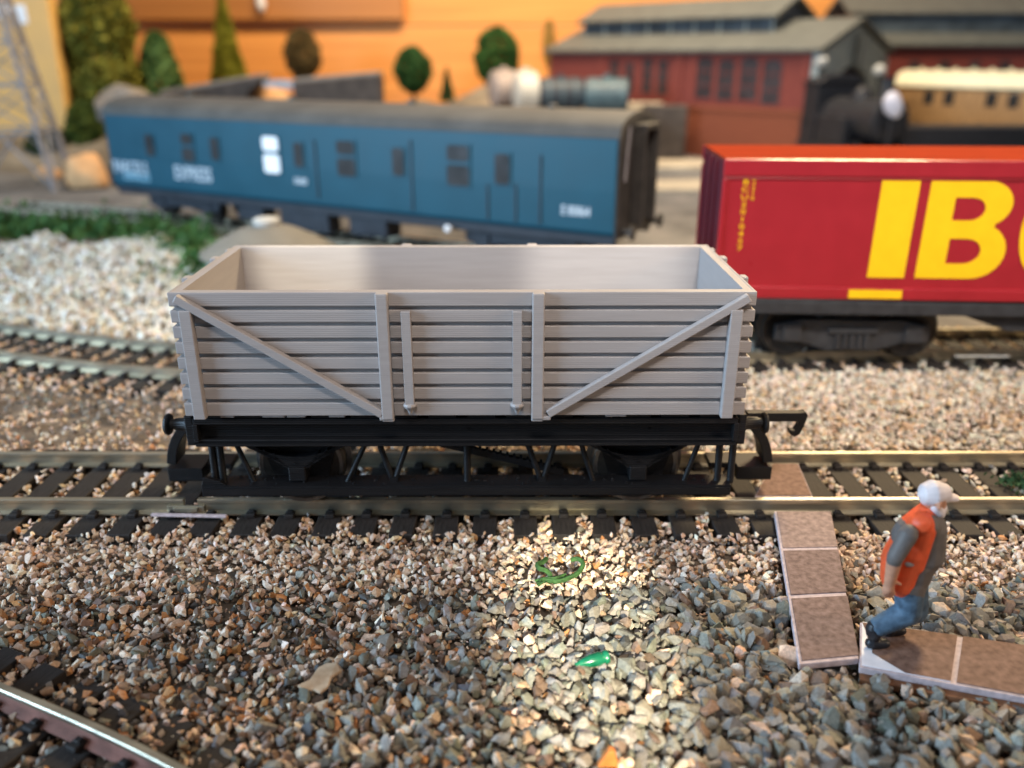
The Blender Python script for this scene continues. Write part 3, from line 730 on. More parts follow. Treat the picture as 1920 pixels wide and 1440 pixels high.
# running board near the rail and its struts, both sides
for s in (-1, 1):
    bm = BM(); ya, yb = sorted((s * .98, s * 1.34))
    box(bm, -3.98, 3.95, ya, yb, .33, .5); box(bm, -3.96, 3.93, *sorted((s * 1.341, s * 1.37)), .36, .47)
    prism(bm, [(-3.98, .501), (-3.62, .501), (-3.7, .56), (-3.94, .64)], 'y', ya + .03, ya + .1)
    if s < 0:
        for k in range(60):
            x = random.uniform(-3.9, 3.9); y = random.uniform(-1.32, -1.0); w_ = random.uniform(.01, .05); box(bm, x, x + w_, y, y + .02, .499, .51 + random.random() * .02)
    obj('footboard', bm, BP, W, bevel=.008)
    yy = s * 1.16
    def st(name, a, b, w=.085):
        bm = BM(); tube(bm, [(a[0], yy, a[1]), (b[0], yy, b[1])], w / 2, 9); obj(name, bm, BP, W, smooth=True)
    def wx(u, v): p = Yp(u, v, -1.16); return (p.x - WX, p.z)
    for a, b in (((398, 838), (404, 895)), ((412, 838), (420, 903)), ((875, 836), (876, 907)), ((1349, 832), (1345, 893)), ((1375, 832), (1370, 885))):
        st('support_post', (wx(*a)[0], 1.22), (wx(*b)[0], .46), .11)
    for a, b, c2 in (((707, 836), (738, 900), (768, 836)), ((984, 836), (1015, 900), (1043, 836))):
        bm = BM(); A, B, C_ = wx(*a), wx(*b), wx(*c2)
        tube(bm, [(A[0], yy, 1.22), (B[0] - .02, yy, .52)], .045, 9); tube(bm, [(C_[0], yy, 1.22), (B[0] + .02, yy, .52)], .045, 9)
        box(bm, B[0] - .06, B[0] + .06, yy - .05, yy + .05, .48, .58)
        obj('v_hanger', bm, BP, W)
    for a, b in (((690, 836), (650, 890)), ((440, 836), (475, 888)), ((1085, 836), (1112, 888)), ((1312, 838), (1283, 888))):
        st('w_iron', (wx(*a)[0], 1.2), (wx(*b)[0], .48), .08)
    for cx in (-2.56, 2.56):
        ax = cx
        bm = BM()
        for k in range(4):
            hw_ = .78 - k * .15; pts = [(ax + hw_ * tt, 1.12 - k * .065 - .26 * (1 - tt * tt)) for tt in [-1 + i / 6 for i in range(13)]]
            up_ = [(x, z + .058) for x, z in pts][::-1]
            prism(bm, pts + up_, 'y', *sorted((s * 1.06, s * 1.2)))
        obj('leaf_spring', bm, BP, W)
        bm = BM(); prism(bm, [(ax - .62, 1.2), (ax - .4, .46), (ax + .4, .46), (ax + .62, 1.2)], 'y', *sorted((s * .93, s * .975))); obj('axle_guard', bm, BP, W)
        bm = BM(); box(bm, ax - .13, ax + .13, *sorted((s * .98, s * 1.24)), .52, .76); box(bm, ax - .05, ax + .05, *sorted((s * 1.0, s * 1.2)), .761, .86)
        obj('axle_box', bm, BP, W, bevel=.02)
    bm = BM(); bar(bm, (-.95, s * 1.0, 1.2), (1.45, s * 1.0, .56), .09, .1)
    for k in range(16):
        tt = .3 + k * .043; x = -.95 + 2.4 * tt; z = 1.2 - .64 * tt; box(bm, x - .02, x + .02, s * 1.0 - .06, s * 1.0 + .06, z + .05, z + .085)
    obj('brake_lever', bm, BP, W)
for cx in (-2.56, 2.56):
    bm = BM(); tube(bm, [(cx, -.98, .66), (cx, .98, .66)], .06, 10); ax = obj('axle', bm, M['black_metal'], W, smooth=True)
    for s in (-1, 1):
        mx = Matrix.Translation((cx, s * .83, .66)) @ Matrix.Rotation(-s * PI / 2, 4, 'X')
        bm = BM(); lathe(bm, [(.1, -.13), (.74, -.13), (.745, -.10), (.67, -.085), (.655, .09), (.64, .11)], 40, mx); wh = obj('wheel', bm, M['steel'], W, smooth=True)
        bm = BM(); lathe(bm, [(.1, .112), (.585, .112), (.57, .09), (.3, .085), (.12, .16), (.05, .17)], 32, mx); obj('wheel_centre', bm, M['black_metal'], wh, smooth=True)

# ------------------------------------------------------------------ red container on its flat wagon
YN = 5.5; XC0 = 4.43
ZC0, ZC1 = Yp(1600, 558, YN).z, Yp(1500, 298, YN).z
CT = thing('container', 'crimson shipping container with big yellow slanted letters on its side', 'container', (XC0, YN, ZC0), -.06)
CL, CWD, CH = 15.6, 3.0, ZC1 - ZC0
bm = BM()
box(bm, .08, CL - .08, .055, CWD - .055, .06, CH - .02)
body = obj('side_panels', bm, M['red'], CT)
bm = BM(); box(bm, 0, CL, 0, .12, CH - .36, CH); box(bm, 0, CL, .02, .1, CH - .42, CH - .3601); box(bm, 0, CL, CWD - .12, CWD, CH - .36, CH); obj('top_rail', bm, M['red'], CT, bevel=.035)
bm = BM(); box(bm, 0, CL, 0, .12, 0, .27); box(bm, 0, CL, CWD - .12, CWD, 0, .27); obj('bottom_rail', bm, M['red'], CT, bevel=.03)
bm = BM()
for x in (0, CL - .1):
    for y in (.002, CWD - .14): box(bm, x + .002, x + .1, y, y + .138, .2701, CH - .4201)
obj('corner_post', bm, M['red'], CT, bevel=.02)
bm = BM(); box(bm, .03, CL - .03, .035, CWD - .035, CH - .03, CH + .006); obj('roof_panel', bm, M['red_top_reflect'], CT)
bm = BM(); box(bm, .015, .078, .145, CWD - .145, .06, CH - .03)
for y in (.8, 1.5, 1.65, 2.4): box(bm, -.03, .0149, y, y + .06, .1, CH - .1)
obj('end_door', bm, M['red_shaded'], CT, bevel=.02)
def cu(u, v):
    s_, z_ = on_plane(u, v, Vector((XC0, YN + .045, 0)), Vector((math.cos(-.06), math.sin(-.06), 0))); return s_, z_ - ZC0
# letters traced as outlines with their own shape, raised 0.2 mm of print
def arcpts(c, rx, rz, a0, a1, n=10): return [(c[0] + rx * math.cos(a0 + (a1 - a0) * k / n), c[1] + rz * math.sin(a0 + (a1 - a0) * k / n)) for k in range(n + 1)]
def glyph(name, outer, holes, x0, z0, sx, sz, slant):
    cu_ = bpy.data.curves.new(name, 'CURVE'); cu_.dimensions = '2D'; cu_.fill_mode = 'BOTH'; cu_.extrude = .008
    for poly in [outer] + holes:
        sp = cu_.splines.new('POLY'); sp.points.add(len(poly) - 1); sp.use_cyclic_u = True
        for q, (x, z) in zip(sp.points, poly): q.co = (x * sx + z * sz * slant, z * sz, 0, 1)
    t = bpy.data.objects.new('glyph_source', cu_); COL.objects.link(t); dg = bpy.context.evaluated_depsgraph_get(); dg.update()
    me = bpy.data.meshes.new_from_object(t.evaluated_get(dg)); bpy.data.objects.remove(t, do_unlink=True); bpy.data.curves.remove(cu_)
    me.materials.clear(); me.materials.append(M['yellow'])
    o = bpy.data.objects.new(name, me); link(o, CT); o.location = (x0, .046, z0); o.rotation_euler = (PI / 2, 0, 0); return o
I0 = cu(1625, 520); I1 = cu(1655, 337); hI = I1[1] - I0[1]
sl = (cu(1655, 337)[0] - cu(1625, 520)[0]) / hI
wI = cu(1694, 520)[0] - I0[0]
glyph('lettering', [(0, 0), (1, 0), (1, 1), (0, 1)], [], I0[0], I0[1], wI, hI, sl)
B0 = cu(1714, 521); wB = cu(1893, 480)[0] - B0[0] - .08
outer = [(0, 0), (.55, 0)] + arcpts((.62, .285), .36, .285, -PI / 2, PI * .36, 12)[0:] + [(.80, .535)] + arcpts((.62, .765), .33, .235, -PI * .32, PI / 2, 12) + [(0, 1)]
h1 = [(.30, .60), (.52, .60)] + arcpts((.50, .715), .16, .115, -PI / 2, PI / 2, 8) + [(.30, .83)]
h2 = [(.32, .155), (.54, .155)] + arcpts((.52, .285), .18, .13, -PI / 2, PI / 2, 8) + [(.32, .415)]
glyph('lettering', outer, [h1, h2], B0[0], B0[1], wB, hI, sl)
C0 = cu(1894, 521)
co_ = arcpts((.5, .5), .5, .5, PI * .3, PI * 1.7, 26); ci = arcpts((.5, .5), .22, .28, PI * 1.7, PI * .3, 26)
glyph('lettering', co_ + ci, [], C0[0], C0[1], 1.25, hI, sl)
a, b = cu(1589, 553), cu(1692, 533)
bm = BM(); box(bm, a[0], b[0], -.012, -.001, .04, .23); obj('yellow_label', bm, M['yellow'], CT)
for (u0, v0, v1, txt) in ((1393, 322, 470, 'IBCU2010457'), (1413, 322, 375, 'GB2210')):
    a, b = cu(u0, v0), cu(u0, v1)
    ln = a[1] - b[1]
    me = text_mesh('\n'.join(txt), ln / len(txt) * 1.15, .006); 
    me.materials.clear(); me.materials.append(M['yellow'])
    o = bpy.data.objects.new('code_lettering', me); link(o, CT)
    zs = [v.co.y for v in me.vertices]; sc = ln / (max(zs) - min(zs))
    o.scale = (sc * 1.5, sc, 1); o.location = ((a[0] + b[0]) / 2, .045, (a[1] + b[1]) / 2 - (max(zs) + min(zs)) / 2 * sc)
    o.rotation_euler = (PI / 2, 0, 0)
FWN = thing('container_wagon', 'black flat wagon on bogies carrying the crimson container', 'wagon', (XC0 + .1, 6.98, 0), -.045)
WK = M['wagon_black']
bm = BM(); box(bm, -.25, CL + .3, -1.5, 1.5, ZC0 - .28, ZC0 - .004); box(bm, -.1, CL, -1.54, -1.501, ZC0 - .34, ZC0 - .06); box(bm, -.1, CL, 1.501, 1.54, ZC0 - .34, ZC0 - .06)
prism(bm, [(5.2, ZC0 - .281), (6.6, ZC0 - .75), (9.6, ZC0 - .75), (11, ZC0 - .281)], 'y', -1.3, -1.1)
obj('underframe', bm, WK, FWN, bevel=.02)
for bx0 in (Yp(1578, 620, 6.2).x - XC0, CL - 3.2):
    bg = None
    bm = BM()
    for s in (-1, 1):
        prism(bm, [(-1.72, .78), (-1.72, .42), (-1.15, .40), (-.55, .2), (.55, .2), (1.15, .40), (1.72, .42), (1.72, .78), (1.1, .92), (-1.1, .92)], 'y', *sorted((s * .95, s * 1.12)))
        for x in (-1.36, 1.36): box(bm, x - .2, x + .2, *sorted((s * 1.121, s * 1.19)), .42, .82)
        for k in range(5): box(bm, -.36 + k * .16, -.26 + k * .16, *sorted((s * 1.121, s * 1.18)), .26, .6)
        box(bm, -.55, .55, *sorted((s * 1.121, s * 1.2)), .62, .74)
    box(bm, -.4, .4, -.94, .94, .55, ZC0 - .285)
    bg = obj('bogie', bm, WK, FWN, bevel=.02); bg.location = (bx0, 0, 0)
    for x in (-1.36, 1.36):
        for s in (-1, 1):
            bm = BM(); mx = Matrix.Translation((x, s * .83, .62)) @ Matrix.Rotation(-s * PI / 2, 4, 'X')
            lathe(bm, [(.06, -.12), (.7, -.12), (.7, -.09), (.62, -.07), (.605, .085), (.58, .09), (.52, .06), (.15, .04), (.12, .12), (.04, .12)], 32, mx)
            obj('wheel', bm, M['black_metal'], bg, smooth=True)
        bm = BM(); tube(bm, [(x, -.9, .62), (x, .9, .62)], .06, 8); obj('axle', bm, M['rust'], bg)

# ------------------------------------------------------------------ blue coach
CP0 = Vector((3.15, 13.41, 0)); CD = Vector((20.06, -11.08, 0)).normalized(); CANG = math.atan2(CD.y, CD.x)
CO = thing('blue_coach', 'blue parcels coach with grey roof and dark windows on the far track', 'coach', CP0, CANG)
LC = 23.3; WC = 3.35; ZB_, ZE = 1.22, 4.2
def cc(u, v): return on_plane(u, v, CP0, CD)
bm = BM()
prism(bm, [(0, 1.35), (.10, ZB_ + .0), (WC - .1, ZB_), (WC, 1.35), (WC + .012, 2.6), (WC - .012, ZE), (.012, ZE), (-.012, 2.6)], 'x', -LC, 0)
obj('body', bm, M['coach_blue'], CO, bevel=.03)
bm = BM(); pr = [(WC / 2 + (WC / 2 + .02) * math.cos(a), ZE + .003 + .70 * math.sin(a) ** .85 if math.sin(a) > 0 else ZE + .003) for a in [PI * k / 16 for k in range(17)]]
prism(bm, pr + [], 'x', -LC - .08, .06)
for k in range(4): lathe(bm, [(.16, 0), (.16, .1), (.1, .16)], 12, Matrix.Translation((-3 - k * 5.6, WC / 2, ZE + .68)))
obj('roof', bm, M['coach_roof'], CO, smooth=True)
bm = BM(); box(bm, -LC - .05, .05, -.012, -.0051, ZE - .02, ZE + .08); obj('gutter', bm, M['coach_roof'], CO)
# windows from the photograph
def rrect(x0, x1, z0, z1, r, n=4):
    r = min(r, (x1 - x0) * .45, (z1 - z0) * .45); o = []
    for cx, cz, a in ((x1 - r, z1 - r, 0), (x0 + r, z1 - r, PI / 2), (x0 + r, z0 + r, PI), (x1 - r, z0 + r, 1.5 * PI)):
        o += [(cx + r * math.cos(a + PI / 2 * k / n), cz + r * math.sin(a + PI / 2 * k / n)) for k in range(n + 1)]
    return o
def cwin(u, v, w, h, panes, mt):
    s, z = cc(u, v); s1, _ = cc(u + w / 2, v); s0, _ = cc(u - w / 2, v); _, z1 = cc(u, v - h / 2); _, z0 = cc(u, v + h / 2)
    bm = BM(); box(bm, s0 - .05, s1 + .05, -.052, -.03, z0 - .05, z1 + .05); fr = obj('window', bm, M['coach_blue'] if mt is not M['white'] else M['coach_blue'], CO, bevel=.02)
    bm = BM()
    if panes == 2:
        zm = z0 + (z1 - z0) * .56
        prism(bm, rrect(s0, s1, z0, zm - .06, .13), 'y', -.06, -.0525); prism(bm, rrect(s0 + .01, s1 - .01, zm + .06, z1, .13), 'y', -.06, -.0525)
    else: prism(bm, rrect(s0, s1, z0, z1, .13), 'y', -.06, -.0525)
    obj('pane', bm, mt, fr, bevel=.0035 if False else 0)
for a in ((282, 272, 15, 40, 1), (353, 277, 22, 52, 2), (404, 279, 15, 42, 1), (561, 290, 17, 46, 1), (650, 297, 34, 66, 2), (748, 303, 22, 52, 1), (860, 310, 42, 76, 2), (943, 317, 28, 58, 1)): cwin(*a, M['glass_dark'])
cwin(510, 290, 30, 68, 2, M['white'])
for u, v0, v1 in ((590, 262, 370), (770, 262, 395), (915, 345, 415), (968, 345, 418), (1015, 290, 420)):
    s, z1 = cc(u, v0); _, z0 = cc(u, v1); z0 = max(z0, ZB_ + .2)
    bm = BM(); box(bm, s - .03, s + .03, -.05, -.028, z0, z1); obj('door_groove', bm, M['underframe'], CO)
def ctext(u, v, txt, wpx, m, sz):
    s, z = cc(u, v); s0, _ = cc(u - wpx / 2, v); s1, _ = cc(u + wpx / 2, v)
    o = put_text('lettering', txt, sz, m, CO, (s, -.04, z), (PI / 2, 0, 0), offset=.012)
    xs = [q.co.x for q in o.data.vertices]; o.scale = ((s1 - s0) / (max(xs) - min(xs)), 1, 1)
ctext(246, 315, 'PARCELS', 62, M['lettering'], .72); ctext(258, 331, 'E80623', 48, M['glass_blue'], .5)
ctext(363, 327, 'EXPRESS', 68, M['lettering'], .78)
ctext(565, 340, 'GUARD', 24, M['lettering'], .3); ctext(1080, 396, 'E 80864', 54, M['lettering'], .42)
# ends with gangway
for e in (0, -LC):
    sg = 1 if e == 0 else -1
    bm = BM(); x0, x1 = sorted((e + sg * .002, e + sg * .07))
    prism(bm, [(0, ZB_ - .1), (WC, ZB_ - .1), (WC, ZE), (WC * .8, ZE + .5), (WC / 2, ZE + .66), (WC * .2, ZE + .5), (0, ZE)], 'x', x0, x1)
    en = obj('coach_end', bm, M['coach_dark'], CO, bevel=.03)
    bm = BM(); x0, x1 = sorted((e + sg * .071, e + sg * .5)); box(bm, x0, x1, WC / 2 - .62, WC / 2 - .48, 1.5, 4.35); box(bm, x0, x1, WC / 2 + .48, WC / 2 + .62, 1.5, 4.35); box(bm, x0, x1, WC / 2 - .62, WC / 2 + .62, 4.351, 4.55)
    obj('gangway', bm, M['coach_dark'], CO, bevel=.04)
    bm = BM(); x0, x1 = sorted((e + sg * .071, e + sg * .1)); box(bm, x0, x1, WC / 2 - .45, WC / 2 + .45, 1.6, 4.2); obj('gangway_door', bm, M['glass_dark'], CO)
    for y in (.42, WC - .42):
        bm = BM(); mx = Matrix.Translation((e + sg * .08, y, 1.35)) @ Matrix.Rotation(sg * PI / 2, 4, 'Y'); lathe(bm, [(.12, 0), (.1, .3), (.24, .34), (.24, .4), (.05, .42)], 14, mx); obj('buffer', bm, M['coach_dark'], CO, smooth=True)
    bm = BM(); tube(bm, [(e + sg * .14, .35, 2.9), (e + sg * .14, .6, 4.5)], .045, 6); obj('handrail', bm, M['lattice'], CO)
bm = BM(); box(bm, -LC, 0, .12, .3, .92, ZB_ - .003); box(bm, -LC, 0, WC - .3, WC - .12, .92, ZB_ - .003); box(bm, -14, -11.6, .2, .9, .2, .919); box(bm, -10.6, -8.9, .2, 1.1, .28, .919); box(bm, -16.4, -15, .3, 1, .35, .919)
obj('underframe', bm, M['underframe'], CO, bevel=.03)
for bx0 in (-3.6, -LC + 3.6):
    bm = BM()
    for s in (-1, 1):
        y = WC / 2 + s * 1.1
        prism(bm, [(-2.1, .85), (-2.1, .5), (-1.4, .35), (-.7, .5), (.7, .5), (1.4, .35), (2.1, .5), (2.1, .85), (1.2, 1.0), (-1.2, 1.0)], 'y', y - .12, y + .12)
        for x in (-1.4, 1.4): box(bm, x - .28, x + .28, y + s * .121 if s > 0 else y - .2, y + .2 if s > 0 else y - .121, .35, .8)
    bg = obj('bogie', bm, M['underframe'], CO, bevel=.03); bg.location = (bx0, 0, 0)
    for x in (-1.4, 1.4):
        for s in (-1, 1):
            bm = BM(); mx = Matrix.Translation((x, WC / 2 + s * .83, .6)) @ Matrix.Rotation(-s * PI / 2, 4, 'X'); lathe(bm, [(.06, -.12), (.68, -.12), (.6, -.07), (.6, .09), (.2, .05), (.05, .08)], 24, mx); obj('wheel', bm, M['black_metal'], bg, smooth=True)
bm = BM(); lathe(bm, [(.1, 0), (.13, .1), (.08, .16)], 12, Matrix.Translation((-6.05, -.04, .98)) @ Matrix.Rotation(PI / 2, 4, 'X')); obj('battery_knob', bm, M['white'], CO, smooth=True)

# ------------------------------------------------------------------ round hut with a stone cone roof
hx, hy = -7.9, 14.6
HT = thing('round_hut', 'round hut with stone grey cone roof and pale cap behind the grey wagon', 'hut', (hx, hy, -.78))
bm = BM(); lathe(bm, [(2.0, 0), (2.0, 1.35)], 40); obj('wall', bm, M['hut_wall'], HT, smooth=True)
bm = BM(); lathe(bm, [(2.16, 1.28), (2.18, 1.36), (1.6, 1.72), (.9, 2.06), (.42, 2.2)], 40)
for k in range(0): pass
obj('roof', bm, M['hut_roof'], HT, smooth=True)
bm = BM(); lathe(bm, [(.40, 2.1), (.42, 2.3), (.44, 2.36), (.36, 2.42), (.1, 2.44)], 24); obj('roof_cap', bm, M['cap_grey'], HT, smooth=True)
bm = BM(); 
for k in range(5): box(bm, -.14, .14, -2.06, -1.99, .1 + k * .2, .24 + k * .2)
obj('step', bm, M['hut_wall'], HT)

# ------------------------------------------------------------------ engine shed
SD = Vector((-.707, .707, 0)); ANG = math.atan2(-.707, .707)
SH = thing('engine_shed', 'red brick engine shed with grey gable arch and clerestory slate roof', 'shed', (19.5, 46, -.5), ANG)
# local: +x runs from the far end (-23) to the gable at 0, +y away
LS, WS, ZEV = 23.0, 10.6, 7.2
SP0 = Vector((19.5, 46, 0)); SDIR = Vector((.707, -.707, 0))
def ss(u, v): s, z = on_plane(u, v, SP0, SDIR); return s, z + .5
bm = BM(); zp = ss(1500, 206)[1]
box(bm, -LS, 0, 0, .35, zp, ZEV); box(bm, -LS, 0, WS - .35, WS, 0, ZEV); box(bm, -LS, -LS + .35, .351, WS - .351, 0, ZEV)
obj('brick_wall', bm, M['brick'], SH)
bm = BM(); box(bm, -LS - .06, .06, -.09, .34, 0, zp - .003); box(bm, -LS - .06, .06, -.16, -.0901, zp - .35, zp - .05); obj('plinth', bm, M['plinth'], SH, bevel=.04)
pil = [-.35, -LS + .35] + [ss(u, 150)[0] for u in (1130, 1273, 1300)]
for x in pil:
    bm = BM(); box(bm, x - .3, x + .3, -.14, -.0005, zp + .001, ZEV - .002); obj('pilaster', bm, M['brick'], SH, bevel=.03)
for u, v, w_, h_ in ((1152, 140, 17, 55), (1180, 145, 17, 55), (1214, 142, 19, 66), (1243, 145, 19, 66), (1321, 146, 31, 78), (1361, 150, 31, 78), (1404, 148, 34, 82), (1447, 154, 35, 86)):
    s0, z = ss(u - w_ / 2, v); s1, _ = ss(u + w_ / 2, v); z1 = ss(u, v - h_ / 2)[1]; z0 = ss(u, v + h_ / 2)[1]
    bm = BM(); box(bm, s0 - .12, s1 + .12, -.05, -.002, z0 - .15, z0 - .001); box(bm, s0 - .08, s1 + .08, -.03, -.001, z0, z1); fr = obj('window', bm, M['brick'], SH)
    r = (s1 - s0) / 2; ps = [(s0, z0 + .03), (s1, z0 + .03)] + [((s0 + s1) / 2 + r * math.cos(a), z1 - r * .6 + r * .6 * math.sin(a)) for a in [PI * k / 8 for k in range(9)]]
    bm = BM(); prism(bm, ps, 'y', -.05, -.0305); obj('pane', bm, M['window_dark'], fr)
    for k in (1, 2):
        bm = BM(); box(bm, s0, s1, -.056, -.0505, z0 + (z1 - z0) * k / 3 - .03, z0 + (z1 - z0) * k / 3 + .03); obj('glazing_bar', bm, M['brick'], fr)
# gable with arched opening
RZ = ZEV + 2.0; CYm = WS / 2
bm = BM(); arch = [(CYm + 2.9 * math.cos(a), 4.6 + 1.7 * math.sin(a)) for a in [PI * k / 12 for k in range(13)]]
left = [(0, 0), (CYm - 2.9, 0)] + arch[::-1][:7] + [(CYm, RZ - .2), (0, ZEV)]
right = [(WS, 0), (WS, ZEV), (CYm, RZ - .2)] + arch[:7][::-1] + [(CYm + 2.9, 0)]
prism(bm, left, 'x', .001, .4); prism(bm, right, 'x', .001, .4)
obj('gable_wall', bm, M['gable_grey'], SH)
bm = BM(); box(bm, .401, .55, -.1, .75, 0, ZEV - .4); box(bm, .401, .55, WS - .75, WS + .1, 0, ZEV - .4); obj('gable_pier', bm, M['gable_grey'], SH, bevel=.04)
bm = BM(); lathe(bm, [(.25, 0), (.3, .8), (.2, 2.2)], 10, Matrix.Translation((.7, CYm - .1, RZ - 3.1))); obj('vent_pipe', bm, M['slate'], SH, smooth=True)
def slope(bm, x0, x1, ya, za, yb, zb, th=.22):
    n = Vector((0, -(zb - za), yb - ya)).normalized() * th
    prism(bm, [(ya, za), (yb, zb), (yb + n.y, zb + n.z), (ya + n.y, za + n.z)], 'x', x0, x1)
bm = BM(); slope(bm, -LS - .4, .75, -.45, ZEV - .02, CYm, RZ); slope(bm, -LS - .4, .75, WS + .45, ZEV - .02, CYm + .001, RZ, -.22)
obj('roof', bm, M['slate'], SH)
# clerestory
x0, x1 = -LS + 1.2, -4.6; y0, y1 = CYm - 2.5, CYm + 2.5; zc0, zc1 = ZEV + .5, RZ + .25
bm = BM(); box(bm, x0, x1, y0, y1, zc0, zc1); obj('clerestory_glazing', bm, M['roof_glazing'], SH)
for k in range(9):
    x = x0 + (x1 - x0) * k / 8; bm = BM(); box(bm, x - .07, x + .07, y0 - .06, y0 - .001, zc0 + .02, zc1); obj('clerestory_post', bm, M['gable_grey'], SH)
bm = BM(); slope(bm, x0 - .4, x1 + .5, y0 - .5, zc1 - .05, CYm, zc1 + 1.3); slope(bm, x0 - .4, x1 + .5, y1 + .5, zc1 - .05, CYm + .001, zc1 + 1.3, -.22); obj('clerestory_roof', bm, M['slate'], SH)
bm = BM(); prism(bm, [(y0, zc1 + .001), (y1, zc1 + .001), (CYm, zc1 + 1.2)], 'x', x1 - .01, x1 + .1); obj('clerestory_gable', bm, M['roof_glazing'], SH)
# second shed
SH2 = thing('engine_shed', 'second brick shed with long roof glazing behind the teak coach', 'shed', (0, 0, -.5))
xL, xR, yF = Yp(1640, 100, 62).x, 62.0, 62.0; zE2 = Yp(1800, 88, 62).z + .5
bm = BM(); box(bm, xL, xR, yF, yF + 8, 0, zE2); obj('brick_wall', bm, M['brick'], SH2)
for k in range(9):
    x = xL + 3.0 + k * 2.5
    bm = BM(); box(bm, x, x + .8, yF - .08, yF - .001, 3.4, 6.6); fr = obj('window', bm, M['window_dark'], SH2)
bm = BM(); zc = Yp(1800, 64, 63.5).z + .5
slope(bm, xL - .4, xR, yF - .5, zE2 - .02, yF + 4, zE2 + 2.2); slope(bm, xL - .4, xR, yF + 8.5, zE2 - .02, yF + 4.001, zE2 + 2.2, -.22); obj('roof', bm, M['slate'], SH2)
bm = BM(); box(bm, xL - 1.5, xR - 15.5, yF + 1.3, yF + 6.5, zE2 + .8, zE2 + 2.5); obj('clerestory_glazing', bm, M['roof_glazing'], SH2)
bm = BM(); slope(bm, xL - 2.2, xR - 15, yF + .9, zE2 + 2.45, yF + 4, zE2 + 3.9); slope(bm, xL - 2.2, xR - 15, yF + 7, zE2 + 2.45, yF + 4.001, zE2 + 3.9, -.22); obj('clerestory_roof', bm, M['slate'], SH2)

# ------------------------------------------------------------------ black locomotive at the shed mouth
LO = thing('steam_locomotive', 'small black steam locomotive standing at the mouth of the brick shed', 'locomotive', (20.9, 46.2, -.3), -1.3)
LO.scale = (1.12, 1.12, 1.12)
bm = BM(); box(bm, -1.5, 6.2, -1.5, 1.5, 1.0, 1.35); box(bm, -1.5, 6.2, -1.45, -1.2, .7, .999); box(bm, -1.5, 6.2, 1.2, 1.45, .7, .999); obj('frame', bm, M['loco'], LO, bevel=.05)
bm = BM(); mx = Matrix.Translation((1.1, 0, 2.75)) @ Matrix.Rotation(PI / 2, 4, 'Y'); lathe(bm, [(1.15, 0), (1.15, 3.6), (1.2, 3.62), (1.2, 4.6), (1.0, 4.72), (.2, 4.8)], 28, mx); obj('boiler', bm, M['loco'], LO, smooth=True)
bm = BM(); box(bm, -1.3, 1.05, -1.45, 1.45, 1.351, 4.6); prism(bm, [(-1.6, 4.601), (1.6, 4.601), (1.1, 4.95), (0, 5.15), (-1.1, 4.95)], 'x', -1.5, 1.3); obj('cab', bm, M['loco'], LO, bevel=.06)
bm = BM(); lathe(bm, [(.5, 0), (.36, .25), (.34, 1.1), (.46, 1.2)], 18, Matrix.Translation((5.1, 0, 3.8))); obj('chimney', bm, M['loco'], LO, smooth=True)
bm = BM(); lathe(bm, [(.55, 0), (.5, .4), (.25, .68), (.05, .72)], 18, Matrix.Translation((3.1, 0, 3.8))); obj('dome', bm, M['loco'], LO, smooth=True)
bm = BM(); box(bm, 1.3, 3.9, -1.48, -.9, 1.351, 2.9); box(bm, 1.3, 3.9, .9, 1.48, 1.351, 2.9); obj('side_tank', bm, M['loco'], LO, bevel=.08)
bm = BM(); box(bm, 6.201, 6.45, -1.6, 1.6, .7, 1.4); obj('buffer_beam', bm, M['loco'], LO, bevel=.04)
for s in (-1, 1):
    for k in range(3):
        bm = BM(); mx = Matrix.Translation((.1 + k * 2.0, s * .83, .82)) @ Matrix.Rotation(-s * PI / 2, 4, 'X'); lathe(bm, [(.1, -.1), (.85, -.1), (.8, .1), (.2, .1)], 24, mx); obj('wheel', bm, M['loco'], LO, smooth=True)
    bm = BM(); box(bm, .0, 4.2, *sorted((s * .97, s * 1.07)), .76, .9); obj('coupling_rod', bm, M['loco'], LO)
# white lump by the loco nose
p = Yp(1675, 196, 38.5)
bm = BM(); bmesh.ops.create_icosphere(bm, subdivisions=3, radius=1)
for v in bm.verts:
    q = v.co.copy(); k = 1 + .16 * mnoise.noise(q * 1.6); v.co = Vector((q.x * .55 + .16 * -q.z, q.y * .5, q.z * .72)) * k
o = obj('lamp_globe', bm, M['globe'], smooth=True); o.location = p
tag(o, 'rounded white lamp globe on a post beside the black locomotive', 'lamp')
bm = BM(); tube(bm, [(0, 0, -.6), (0, 0, -p.z - .4)], .09, 8); obj('post', bm, M['loco'], o)
# little pale gable lamps
for (u, v, y, txt) in ((1540, 116, 45.6, 'pale round yard lamp beside the arch pier of the brick shed'), (1649, 133, 48, 'pale pinkish yard lamp at the near end of the cream coach roof')):
    p = Yp(u, v, y); bm = BM(); lathe(bm, [(.1, -.35), (.38, -.15), (.42, .1), (.25, .35), (.05, .42)], 16); o = obj('yard_lamp', bm, M['cap_grey'], smooth=True); o.location = p
    bm = BM(); tube(bm, [(0, 0, -.3), (0, 0, -p.z - .45)], .07, 8); obj('post', bm, M['loco'], o); tag(o, txt, 'lamp', 'yard lamps by the shed')

